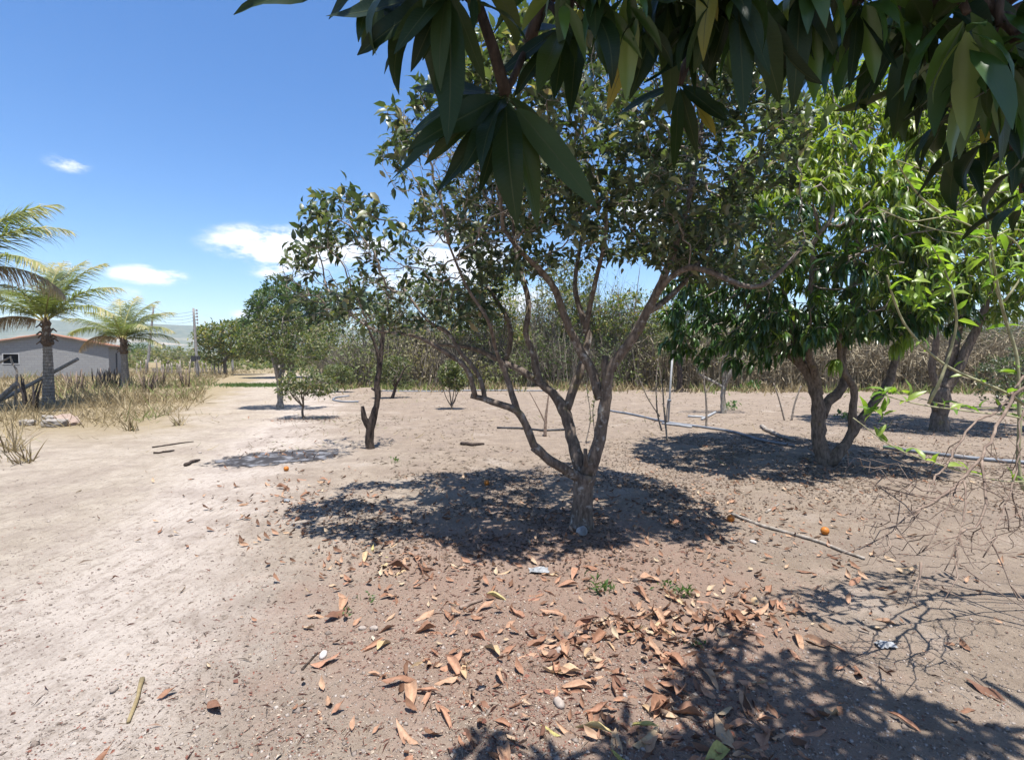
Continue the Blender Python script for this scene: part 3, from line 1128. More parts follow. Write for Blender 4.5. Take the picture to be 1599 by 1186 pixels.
    # deeper whorls hanging at the upper right
    for (px, py, Y, n, s) in [(1470, 170, 1.35, 7, .19), (1500, 210, 1.45, 8, .19), (1540, 190, 1.3, 8, .19), (1585, 240, 1.4, 8, .19), (1440, 110, 1.3, 7, .2), (1560, 130, 1.2, 8, .2),
                              (1230, 60, 1.35, 6, .17), (1290, 50, 1.4, 6, .17), (1130, 40, 1.25, 6, .18), (1370, 60, 1.3, 7, .19), (1000, -10, .9, 8, .18), (930, -30, .85, 8, .18),
                              (740, -40, .82, 8, .18), (660, -50, .85, 7, .18), (1090, 0, .95, 8, .18), (1450, 20, 1.0, 8, .21), (1590, 60, .95, 8, .21), (1200, -10, 1.05, 7, .2), (1300, -20, 1.1, 7, .2),
                              (1595, 300, 1.6, 7, .2), (1490, 60, 1.2, 8, .2), (1050, -40, .95, 9, .21), (1120, -50, .9, 9, .21), (1180, -30, .92, 9, .21), (1260, -50, .95, 9, .21), (1350, -40, .95, 9, .21),
                              (1400, 20, 1.05, 9, .21), (1510, 20, .9, 9, .21), (1560, 40, .95, 9, .21), (980, -50, .85, 8, .18), (880, -50, .85, 8, .18), (1330, 20, 1.15, 8, .2), (1550, 90, 1.05, 8, .21)]:
        C = A(px, py, Y)
        shade.append(C)
        whorl(C, n + 2, s * .86)
    # unseen upper whorls, added towards the sun to shade the leaves in view
    for C in shade:
        for t in (.42, .75):
            c = C + np.array(SUN) * t + rng.normal(size=3) * .08
            whorl(c, 12, .2, .25, 1.0)
    # the canopy above the frame that shades the ground at the lower right
    for (px, py) in [(1130, 1030), (1180, 1060), (1240, 1050), (1300, 1070), (1210, 1110), (1150, 1120), (1090, 1100), (1280, 1130), (1360, 1100), (1420, 1110), (1480, 1150), (1350, 1160),
                     (1440, 1180), (1540, 1180), (1100, 1060), (1250, 1090), (1400, 1150), (1330, 1100), (1470, 1120), (1550, 1150), (1050, 1180), (1140, 1090), (1180, 1170), (1100, 1170), (760, 1165), (1260, 1190), (1600, 1230), (1500, 1230), (1380, 1240), (1200, 1240), (1600, 1320), (1400, 1320),
                     (1200, 1320), (1320, 1030), (1170, 1010), (1310, 1200), (1120, 1210), (1450, 1260)]:
        g = G(px, py)
        h = random.uniform(2.75, 3.15)
        c = g + np.array([SUN.x, SUN.y, SUN.z]) / SUN.z * h
        c[2] = max(c[2], EYE + .78 * max(c[1], 0) + .25)
        whorl(c + np.array([0, 0, .12]), 13, .23, .5, 1.0)
    if stuffP:
        tV, tq, _ = leaf_grid(n=6, W=.22, curve=.3, fold=.2, wave=.03)
        tV = tV[:30]
        tq = tq[:20]
        me = scatter_mesh('crown', tV, tq, np.array(stuffP), np.array(stuffD), np.array(stuffN), np.array(stuffS), M['mango'], smooth=True)
        link('crown', me, root, 'stuff')


near_mango()


MID_LEAVES = leaf_meshes('leaf', M['mango'], [dict(n=6, W=.22, curve=.35, fold=.2, wave=.03, twist=.3 * (k - 1), stalk=0) for k in range(3)])


def mango_mid(name, label, base, limbs, blobs, natt, n_parts, mat, mat_tip, leaf=.20, step=.16, kill=.2, per=8, seed_z=1.6, clump=.25, extra=(), lit_z=3.1):
    root, nodes, par, r, ns, ch = make_tree(name, label, 'tree', base, limbs, blobs, (M['bark_plain'], M['twig'], None), natt=natt, step=step, kill=kill, dens=0,
                                            clump_att=clump, r0=.005, seed_z=seed_z, rmax=.04, wander=.22, shell=.22)
    tips = np.array([k for k in range(ns, len(nodes)) if k not in ch or (r[k] < .010 and rng.random() < .6)])
    tw = norm(nodes[tips] - nodes[par[tips]])
    n = per
    P = np.repeat(nodes[tips], n, 0) + rng.normal(size=(len(tips) * n, 3)) * .03
    a = rng.random(len(P)) * 2 * np.pi
    D = np.stack([np.cos(a), np.sin(a), -.35 - .8 * rng.random(len(P))], -1) * .9 + np.repeat(tw, n, 0) * .45
    Nn = np.stack([np.cos(a) * .6, np.sin(a) * .6, np.ones(len(P))], -1) + rng.normal(size=P.shape) * .25
    S = leaf * (.6 + .6 * rng.random(len(P)))
    dist = np.linalg.norm(P - np.array([0, 0, EYE]), axis=1)
    order = np.argsort(dist)
    near, rest = order[:n_parts], order[n_parts:]
    for i in near:
        o = link('leaf', MID_LEAVES[i % 3], root)
        orient(o, P[i], D[i], Nn[i], S[i])
    rn = rng.random(len(rest)) * .75 + .25 * np.clip((P[rest, 2] - 2.2) / 2.0, 0, 1)  # leaf tone lightens with height, sunlight put into the colour
    hi = (P[rest, 2] + 1.9 * (vnoise3(P[rest] * 1.3, 3) - .5) + .5 * rng.normal(size=len(rest))) > lit_z  # upper leaves take the paler copy painted as sunlit
    for nm, sel, mt in (('crown', ~hi, mat), ('lit_crown', hi, M['mango_lit'])):
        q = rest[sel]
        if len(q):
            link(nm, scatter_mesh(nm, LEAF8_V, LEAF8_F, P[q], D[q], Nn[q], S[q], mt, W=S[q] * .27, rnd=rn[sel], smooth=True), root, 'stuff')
    for c in extra:                       # a bright young leaf tuft hanging in the sun
        C = A(*c)
        a = rng.random(16) * 2 * np.pi
        D = np.stack([np.cos(a) * .7, np.sin(a) * .7, -.3 - .9 * rng.random(16)], -1)
        me = scatter_mesh('young_leaves', LEAF8_V, LEAF8_F, np.repeat(C[None], 16, 0), D, np.stack([np.cos(a), np.sin(a), np.ones(16)], -1), np.full(16, .26), mat_tip, W=np.full(16, .06), smooth=True)
        link('young_leaves', me, root, 'stuff')
    return root


def mangoes():
    b = G(1292, 724)
    Y = b[1]
    raw = [
        [(1289, 724, 0, 15), (1280, 690, 0, 12), (1279, 650, 0, 12), (1276, 620, 0, 11), (1266, 594, 0, 9), (1258, 576, 0, 8), (1246, 556, -.05, 7), (1235, 500, -.1, 5), (1215, 420, -.2, 3)],
        [(1257, 580, 0, 6), (1238, 560, .1, 5), (1212, 536, .2, 5), (1170, 480, .3, 4), (1130, 420, .3, 3)],
        [(1278, 615, 0, 8), (1273, 582, -.1, 7), (1262, 550, -.2, 6), (1265, 480, -.4, 5), (1270, 380, -.6, 3)],
        [(1283, 650, .05, 9), (1292, 628, .1, 9), (1312, 609, .15, 8), (1319, 590, .2, 7), (1315, 560, .25, 6), (1330, 480, .4, 5), (1340, 380, .5, 3)],
        [(1296, 724, -.08, 11), (1310, 706, -.1, 10), (1322, 692, -.1, 9), (1331, 672, -.1, 8), (1331, 641, -.1, 7), (1334, 613, -.12, 6), (1329, 596, -.15, 6), (1313, 570, -.2, 5), (1310, 500, -.3, 4)],
        [(1328, 680, -.1, 8), (1352, 645, -.05, 8), (1372, 619, 0, 7), (1388, 597, .05, 7), (1396, 568, .1, 6), (1415, 500, .2, 5), (1430, 420, .3, 3)],
    ]
    limbs = [limb_world(p, Y) for p in raw]
    for q in limbs:
        q[:, 3] *= .84
    bl = [WB(1240, 400, Y, 1.75, 1.9, 1.15), WB(1320, 300, Y + .3, 1.7, 1.9, 1.15), WB(1400, 390, Y, 1.2, 1.7, 1.1), WB(1120, 470, Y - .1, .75, 1.2, .70), WB(1150, 560, Y - .2, .22, .3, .28),
          WB(1330, 490, Y - .6, .9, .9, .35), WB(1095, 530, Y - .1, .55, .8, .32), WB(1160, 545, Y - .3, .4, .6, .3), WB(1190, 520, Y - .5, .7, .8, .25), WB(1420, 490, Y - .4, .7, .8, .3), WB(1330, 180, Y + .3, 1.2, 1.4, .5), WB(1250, 510, Y - .4, .8, 1.0, .25), WB(1370, 215, Y + .2, 1.2, 1.5, .7)]
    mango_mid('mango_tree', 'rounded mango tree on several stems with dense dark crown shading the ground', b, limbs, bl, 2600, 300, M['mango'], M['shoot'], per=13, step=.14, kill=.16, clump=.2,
              lit_z=2.7, extra=[(1398, 535, Y - .2), (1415, 522, Y - .3), (1308, 560, Y - .5)])
    b = G(1466, 672)
    Y = b[1]
    raw = [
        [(1466, 672, 0, 11), (1467, 645, 0, 11), (1468, 622, 0, 13), (1470, 605, 0, 10)],
        [(1470, 608, 0, 9), (1482, 575, .1, 8), (1490, 540, .1, 7), (1500, 490, .2, 5), (1510, 400, .2, 3)],
        [(1474, 612, 0, 8), (1495, 580, -.1, 7), (1510, 545, -.1, 6), (1535, 490, -.2, 5), (1560, 400, -.3, 3)],
        [(1466, 605, 0, 6), (1455, 575, 0, 5), (1462, 520, -.1, 4), (1450, 430, -.1, 3)],
        [(1468, 645, 0, 5), (1458, 634, -.05, 4)],
    ]
    limbs = [limb_world(p, Y) for p in raw]
    bl = [WB(1510, 400, Y, 1.6, 1.9, 1.5), WB(1480, 280, Y, 1.5, 1.8, 1.3), WB(1590, 350, Y - .2, 1.6, 1.8, 1.7), WB(1560, 230, Y + .3, 1.8, 1.8, 1.3)]
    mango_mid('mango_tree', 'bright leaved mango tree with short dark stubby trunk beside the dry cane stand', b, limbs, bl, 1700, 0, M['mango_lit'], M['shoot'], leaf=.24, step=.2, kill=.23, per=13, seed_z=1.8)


mangoes()


def rand_tree(name, label, px, py, h, blobs, mats, cat='tree', trunk_r=.06, nl=4, lean=0.0, fork=.3, group=None, **kw):
    """small tree or bush at a ground pixel; blobs relative to the base in metres"""
    b = G(px, py)
    limbs = []
    fk = b + np.array([lean * h * fork, 0, h * fork])
    limbs.append(np.array([[*b, trunk_r], [*(b + (fk - b) * .5 + rng.normal(size=3) * .02), trunk_r * .85], [*fk, trunk_r * .8]]))
    wb = [(b[0] + x, b[1] + y, b[2] + z, rx, ry, rz) for (x, y, z, rx, ry, rz) in blobs]
    for q in range(5):                  # stray shoots that break the outline
        t = random.choice(wb[:len(blobs)])
        u = unit(1)[0]
        wb.append((t[0] + u[0] * t[3], t[1] + u[1] * t[4], t[2] + abs(u[2]) * t[5], t[3] * .28, t[4] * .28, t[5] * .45))
    for k in range(nl):
        t = np.array(wb[k % len(wb)])
        tip = t[:3] + rng.normal(size=3) * t[3:6] * .4
        mid = (fk + tip) / 2 + rng.normal(size=3) * .08 * h
        limbs.append(np.array([[*(fk - np.array([0, 0, .02 * h])), trunk_r * .6], [*mid, trunk_r * .4], [*tip, trunk_r * .12]]))
    args = dict(natt=260, step=.07, kill=.07, leaf=.10, dens=5.0, thr=.009, r0=.003, group=group)
    args.update(kw)
    return make_tree(name, label, cat, b, limbs, wb, mats, **args)


def pruned_tree():
    b = G(578, 700)
    Y = b[1]
    raw = [
        [(578, 700, 0, 8.5), (577, 680, 0, 9), (580, 660, 0, 9), (586, 640, 0, 7), (590, 618, 0, 6), (588, 600, 0, 6.5), (592, 580, 0, 5.5), (594, 560, .03, 5.5), (597, 530, .05, 4), (600, 480, .1, 2.5)],
        [(577, 668, 0, 7), (569, 652, -.03, 6), (566, 634, -.05, 3.5)],
        [(588, 610, 0, 4), (580, 606, 0, 2.2)],
        [(592, 585, 0, 4), (588, 545, -.05, 3), (570, 500, -.1, 2)],
    ]
    limbs = [limb_world(p, Y) for p in raw]
    for q in limbs:
        q[:, 3] *= .74
    bl = [WB(560, 470, Y, .75, .8, .4), WB(590, 500, Y, .5, .6, .3), WB(530, 500, Y, .5, .6, .35)]
    make_tree('pruned_tree', 'thin crooked tree with charred base and sawn side stub', 'tree', b, limbs, bl, (M['bark_dark'], M['twig'], M['citrus']), natt=300, step=.1, kill=.12,
              leaf=.09, dens=1.6, thr=.007, clump_att=.40, seed_z=2.2, r0=.003)


pruned_tree()

# small orchard trees and bushes in the middle distance
rand_tree('orchard_tree', 'small yellowish citrus tree with whitened bare lower limbs near the track', 437, 638, 3.0,
          [(-.3, 0, 2.1, .85, .8, .6), (.6, 0, 1.8, .85, .8, .55), (.1, 0, 2.7, .7, .7, .45), (-.8, 0, 1.8, .5, .55, .4)], (M['bark_white'], M['twig'], M['citrus_dull']), trunk_r=.10, nl=5, fork=.27, natt=1500, clump_att=.42, cs=2.2, dens=3)
rand_tree('bush', 'low round citrus bush on thin stem with small dark shade below', 474, 653, 1.5,
          [(0, 0, .95, .65, .6, .32), (.45, 0, .85, .5, .5, .28), (-.3, 0, .75, .4, .4, .22)], (M['bark_plain'], M['twig'], M['citrus_dull']), cat='bush', trunk_r=.035, nl=5, fork=.22, natt=700, step=.06, kill=.06, clump_att=.42, cs=3.0, dens=2.6)
rand_tree('bush', 'small leaning bush with crooked dark trunk in front of thicket', 612, 622, 1.9,
          [(.2, 0, 1.2, .7, .6, .45), (-.3, 0, 1.0, .5, .5, .4), (.5, 0, .7, .5, .4, .3)], (M['bark_dark'], M['twig'], M['citrus_dull']), cat='bush', trunk_r=.07, nl=4, fork=.25, lean=.3, natt=600, clump_att=.3, dens=4)
rand_tree('bush', 'slim upright bush of several thin stems on bare soil', 705, 639, 1.5,
          [(-.12, 0, 1.0, .28, .28, .3), (.2, 0, .9, .25, .25, .3), (0, 0, 1.25, .25, .25, .22)], (M['bark_plain'], M['twig'], M['citrus_dull']), cat='bush', trunk_r=.03, nl=6, fork=.08, natt=420, step=.05, kill=.05, dens=4)
rand_tree('bush', 'small dark bush beside the ground pipe left of the charred stub', 527, 612, 1.4,
          [(0, 0, .9, .6, .5, .4), (.4, 0, .7, .4, .4, .3)], (M['bark_plain'], M['twig'], M['citrus_dull']), cat='bush', trunk_r=.04, nl=4, fork=.2, natt=500)
rand_tree('orchard_tree', 'small pale barked tree with forked bare limbs behind white pipes', 1130, 645, 2.6,
          [(-.4, 0, 1.7, .5, .5, .4), (.5, 0, 1.8, .5, .5, .45), (0, 0, 2.2, .6, .5, .3)], (M['bark_white'], M['twig'], M['citrus_dull']), trunk_r=.075, nl=6, fork=.3, natt=500, dens=.6, clump_att=.3)
rand_tree('orchard_tree', 'dark trunked small tree standing before the dry cane', 1061, 612, 3.2,
          [(0, 0, 2.6, 1.0, .8, .7), (-.7, 0, 2.2, .6, .6, .5)], (M['bark_dark'], M['twig'], M['citrus_dull']), trunk_r=.14, nl=4, fork=.35, natt=700, step=.12, kill=.14, dens=4.0)
rand_tree('bush', 'dense dark green bush at the end of the cane stand', 1578, 640, 2.2,
          [(0, 0, 1.0, 1.0, .8, .6), (.7, 0, 1.2, .9, .8, .8), (-.5, 0, .6, .5, .5, .4)], (M['bark_dark'], M['twig'], M['citrus']), cat='bush', trunk_r=.06, nl=6, fork=.1, natt=500, dens=3)


def sapling(name, label, stems, Ypx, mat, cat='sapling', leaves=0, lm=None, group=None, lsize=.06):
    """stems: lists of (px, py, r_px) rising from the ground at Ypx"""
    b = G(*Ypx)
    root = thing(name, tuple(b), label, cat, group)
    P_, D_ = [], []
    for s in stems:
        pts = np.array([[*A(x, y, b[1] + dy), r * b[1] / F] for (x, y, r, dy) in s])
        S = spline(pts, .04)
        mb = MB()
        mb.tube(S[:, :3], np.maximum(S[:, 3], .0018), 6, gnarl=.1)
        build(mb, 'stem', mat, root)
        if leaves:
            k = rng.integers(len(S) // 3, len(S), leaves)
            P_.append(S[k, :3])
            D_.append(unit(leaves) + np.array([0, 0, .2]))
    if leaves:
        P, D = np.vstack(P_), np.vstack(D_)
        S = lsize * (.6 + .8 * rng.random(len(P)))
        link('foliage', scatter_mesh('foliage', LEAF4_V, LEAF4_F, P, D, unit(len(P)) + np.array([0, 0, 1]), S, lm, W=S * .45), root, 'stuff')
    return root


sapling('sapling', 'bare three-stemmed sapling beside the white riser pipe', [[(1042, 688, 1.6, 0), (1037, 640, 1.3, 0), (1034, 600, 1, 0), (1026, 560, .7, 0)],
                                                                              [(1033, 672, 1.4, 0), (1026, 640, 1.2, .05), (1025, 590, .9, .1), (1030, 545, .6, .1)],
                                                                              [(1030, 650, 1.2, 0), (1012, 622, 1, 0), (1002, 600, .8, 0), (996, 585, .5, 0)]], (1042, 688), M['twig'], leaves=10, lm=M['citrus_dull'])
sapling('sapling', 'single thin sapling stem by the loose white pipes', [[(1103, 668, 1.8, 0), (1103, 630, 1.5, 0), (1099, 590, 1.2, 0), (1096, 545, .9, 0)],
                                                                         [(1102, 612, 1, 0), (1112, 600, .8, 0), (1122, 590, .5, 0)]], (1103, 668), M['twig'], leaves=6, lm=M['citrus_dull'])
sapling('sapling', 'forked dead sapling stick behind the orange tree', [[(851, 681, 3, 0), (852, 655, 2.5, 0), (855, 630, 1.6, 0), (857, 612, .8, 0)], [(852, 660, 1.6, 0), (842, 640, 1.1, 0), (826, 610, .6, 0)]],
        (851, 681), M['twig_dry'], leaves=0)
sapling('sapling', 'two leaning bare shoots near the mango stems', [[(1225, 656, 1.4, 0), (1217, 625, 1.1, 0), (1208, 598, .8, 0)], [(1236, 656, 1.6, 0), (1241, 630, 1.3, 0), (1251, 602, .9, 0)]], (1228, 656), M['twig'])
sapling('vine', 'thin leafy shoots hanging in the fork behind the orange trunk', [[(915, 690, 1, 0), (922, 650, .9, 0), (915, 600, .7, 0)], [(930, 685, 1, 0), (926, 640, .8, 0), (936, 600, .6, 0)]], (920, 692), M['twig'], leaves=26, lm=M['citrus_dull'])

# trees farther off along the track
FT = dict(step=.28, kill=.33, leaf=.34, dens=7, thr=.035, r0=.012, shell=.2, limb_step=.25, jitter=.12, rmax=.09, wander=.2, cs=.5)
rand_tree('broad_tree', 'dark spreading tree with yellowish top beside the far track', 352, 585, 5.0,
          [(0, 0, 3.6, 2.6, 2.4, 1.4), (1.6, 0, 2.8, 2.2, 2, 1.4), (-1.0, 0, 2.2, 1.6, 1.8, 1.2), (1.4, 0, 4.4, 1.8, 1.6, .9)], (M['bark_plain'], M['twig'], M['far_yellow']), trunk_r=.2, natt=1300, clump_att=.25, **FT)
rand_tree('broad_tree', 'big rounded mango tree with dry flower stalks on top', 455, 590, 7.5,
          [(-.2, 0, 5.6, 3.0, 2.6, 1.9), (2.2, 0, 5.2, 2.6, 2.4, 1.9), (-1.8, 0, 4.0, 2.0, 2.2, 1.6), (.4, 0, 3.0, 3.4, 2.4, 1.7)], (M['bark_plain'], M['twig'], M['far_green']), trunk_r=.28, natt=2600, clump_att=.2, **FT)
rand_tree('broad_tree', 'yellow green shrubby tree between the big mango and the thicket', 520, 596, 4.6,
          [(0, 0, 2.8, 1.9, 1.8, 1.2), (1.5, 0, 2.2, 1.5, 1.5, 1.1), (-1.2, 0, 2.0, 1.3, 1.3, .9)], (M['bark_white'], M['twig'], M['scrub']), trunk_r=.12, natt=900, clump_att=.3, **{**FT, 'leaf': .22})
rand_tree('broad_tree', 'low olive scrub tree behind the fence posts', 262, 577, 3.6,
          [(0, 0, 2.2, 3.0, 2, 1.0), (3, 0, 1.9, 2.4, 2, .9), (-3, 0, 2.0, 2.4, 2, .9)], (M['bark_plain'], M['twig'], M['scrub']), trunk_r=.12, nl=6, natt=900, clump_att=.3, **{**FT, 'leaf': .24})
rand_tree('broad_tree', 'small green tree behind the leaning pole', 217, 575, 4.6,
          [(0, 0, 2.8, 2.4, 2, 1.2), (-2, 0, 2.2, 1.6, 2, 1.0)], (M['bark_plain'], M['twig'], M['far_green']), trunk_r=.12, nl=4, natt=700, clump_att=.3, **{**FT, 'leaf': .26})


SCRUB = {**FT, 'leaf': .24, 'dens': 8}
for (px, py, h, w, mt, lb) in [(585, 598, 5.2, 1.7, 'scrub', 'olive scrub tree rising behind the charred tree'), (660, 600, 6.0, 1.9, 'scrub', 'tall straw coloured scrub tree in the thicket left of the low limb'),
                               (770, 601, 6.4, 2.0, 'far_yellow', 'yellow green scrub tree in the thicket behind the low orange limb'), (880, 601, 6.6, 2.1, 'scrub', 'tall grey green scrub tree behind the middle orange limb'),
                               (985, 602, 6.2, 1.9, 'far_yellow', 'light green scrub tree in the thicket behind the sprinkler riser'), (1180, 598, 4.5, 1.6, 'scrub', 'olive scrub tree over the dry cane behind the mango stems')]:
    h *= 1.15
    rand_tree('scrub_tree', lb, px, py, h, [(0, 0, h * .62, w, w, h * .22), (w * .6, 0, h * .5, w * .7, w * .7, h * .2), (-w * .6, 0, h * .45, w * .7, w * .7, h * .2), (.2, 0, h * .82, w * .7, w * .7, h * .13)],
              (M['bark_plain'], M['twig'], M[mt]), trunk_r=.1, nl=6, fork=.15, natt=900, clump_att=.38, **SCRUB)


# ------------------------------------------------------------------ thicket, cane stand, grass (uncountable stuff)
def thicket():
    # dry scrub standing as one mass behind the orchard
    n = 9500
    x = rng.uniform(-11.5, 34, n)
    y = 28 + rng.random(n) ** 1.3 * 13 + .05 * np.abs(x) + 2.0 * fbm(x * .25, x * 0 + 2, 8, 3)
    hgt = (2.8 + 4.4 * vnoise(x * .45, y * .25, 4)) * (.5 + .6 * rng.random(n)) * np.clip((y - 25) / 7, .45, 1)
    hgt *= np.interp(x, [-11.5, -7, 1, 6, 16, 34], [.55, .85, 1.05, 1.1, .9, .8])
    z = H(x, y)
    P = np.stack([x, y, z - .05], -1)
    D = np.stack([rng.normal(size=n) * .22, rng.normal(size=n) * .2, np.ones(n)], -1)
    stem = np.array([[-.5, 0, 0], [.5, 0, 0], [-.45, .35, .02], [.45, .35, .02], [-.3, .7, .06], [.3, .7, .06], [0, 1, .12]])
    V, Fc = scatter(stem, BLADE_F, P, D, np.stack([rng.normal(size=n) * .5, -np.ones(n), np.zeros(n)], -1), hgt, np.full(n, .035) + .03 * rng.random(n))
    # side twigs
    m = n * 5
    k = rng.integers(0, n, m)
    t = .25 + .75 * rng.random(m)
    Pt = P[k] + norm(D[k]) * (hgt[k] * t)[:, None]
    Dt = unit(m) * .7 + np.array([0, 0, .8])
    V2, F2 = scatter(stem, BLADE_F, Pt, Dt, unit(m) + np.array([0, -1.0, 0]), .35 + .7 * rng.random(m), np.full(m, .018))
    V = np.vstack([V, V2])
    rn = np.concatenate([np.repeat(rng.random(n), 5), np.repeat(rng.random(m), 5)])
    Fc = np.vstack([Fc, F2 + len(P) * 7])
    o = link('thicket_stems', mesh_np('thicket_stems', V, Fc, M['thicket'], False, rnd=rn))
    tag(o, 'tangled dry stems of the scrub thicket behind the orchard', 'thicket', kind='stuff')
    m = 150000
    k = rng.integers(0, n, m)
    gate = vnoise(x[k] * .5, hgt[k] * .5 + y[k] * .3, 77)
    k = k[gate > .36]
    m = len(k)
    t = .12 + .9 * rng.random(m)
    Pl = P[k] + norm(D[k]) * (hgt[k] * t)[:, None] + rng.normal(size=(m, 3)) * .22
    S = .09 + .15 * rng.random(m)
    rn = np.clip(vnoise(x[k] * .4 + 9, y[k] * .3, 55) * 1.1 - .25 + .35 * rng.random(m), 0, 1)
    o = link('thicket_foliage', scatter_mesh('thicket_foliage', LEAF4_V, LEAF4_F, Pl, unit(m), unit(m) + np.array([0, 0, .8]), S, M['scrub'], W=S * .6, rnd=rn))
    tag(o, 'olive and straw coloured foliage of the scrub thicket', 'thicket', kind='stuff')
    # dry cane stand at the right
    n = 3600
    x = rng.uniform(6.5, 34, n)
    y = np.interp(x, [6.5, 12, 20, 34], [29, 26, 24.5, 26]) + rng.random(n) ** 1.5 * 6
    h = (2.0 + 1.2 * rng.random(n)) * (.55 + .75 * vnoise(x * .55, y * .3, 90))
    P = np.stack([x, y, H(x, y) - .05], -1)
    D = np.stack([rng.normal(size=n) * .13, rng.normal(size=n) * .13, np.ones(n)], -1)
    V, Fc = scatter(stem, BLADE_F, P, D, np.stack([rng.normal(size=n) * .5, -np.ones(n), np.zeros(n)], -1), h, .03 + .03 * rng.random(n))
    m = n * 6
    k = rng.integers(0, n, m)
    Pt = P[k] + norm(D[k]) * (h[k] * (.15 + .85 * rng.random(m)))[:, None]
    a = rng.random(m) * 6.28
    Dt = np.stack([np.cos(a), np.sin(a), rng.uniform(-1.6, .9, m)], -1)
    V2, F2 = scatter(BLADE_V, BLADE_F, Pt, Dt, unit(m) + np.array([0, 0, 1.0]), .35 + .5 * rng.random(m), .03 + .02 * rng.random(m))
    rn = np.concatenate([np.repeat(rng.random(n), 5), np.repeat(rng.random(m), 5)])
    o = link('dry_cane', mesh_np('dry_cane', np.vstack([V, V2]), np.vstack([Fc, F2 + n * 7]), M['stalk'], False, rnd=rn))
    tag(o, 'stand of dry brown cane behind the mango trees', 'cane', kind='stuff')


thicket()


def far_scrub():
    n = 26000
    x = rng.uniform(-95, 12, n)
    y = rng.uniform(66, 120, n)
    top = 3.4 * np.clip(vnoise(x * .16, y * .12, 23) * 1.5 - .35, 0, 1.2)
    k = top > .25
    x, y, top = x[k], y[k], top[k]
    n = len(x)
    P = np.stack([x, y, top * rng.random(n) ** .6], -1)
    S = .35 + .4 * rng.random(n)
    rn = np.clip(vnoise(x * .11, y * .11, 29) + .25 * rng.normal(size=n), 0, 1)
    o = link('far_scrub', scatter_mesh('far_scrub', LEAF4_V, LEAF4_F, P, unit(n), unit(n) + np.array([0, 0, .8]), S, M['scrub'], W=S * .7, rnd=rn))
    tag(o, 'olive belt of far scrub beyond the fence posts', 'scrub', kind='stuff')


far_scrub()


def pts_in_poly(poly, n):
    poly = np.array(poly)
    lo, hi = poly.min(0), poly.max(0)
    P = lo + rng.random((n, 2)) * (hi - lo)
    ins = np.zeros(n, bool)
    j = len(poly) - 1
    for i in range(len(poly)):
        xi, yi, xj, yj = *poly[i], *poly[j]
        c = ((yi > P[:, 1]) != (yj > P[:, 1])) & (P[:, 0] < (xj - xi) * (P[:, 1] - yi) / (yj - yi + 1e-12) + xi)
        ins ^= c
        j = i
    return P[ins]


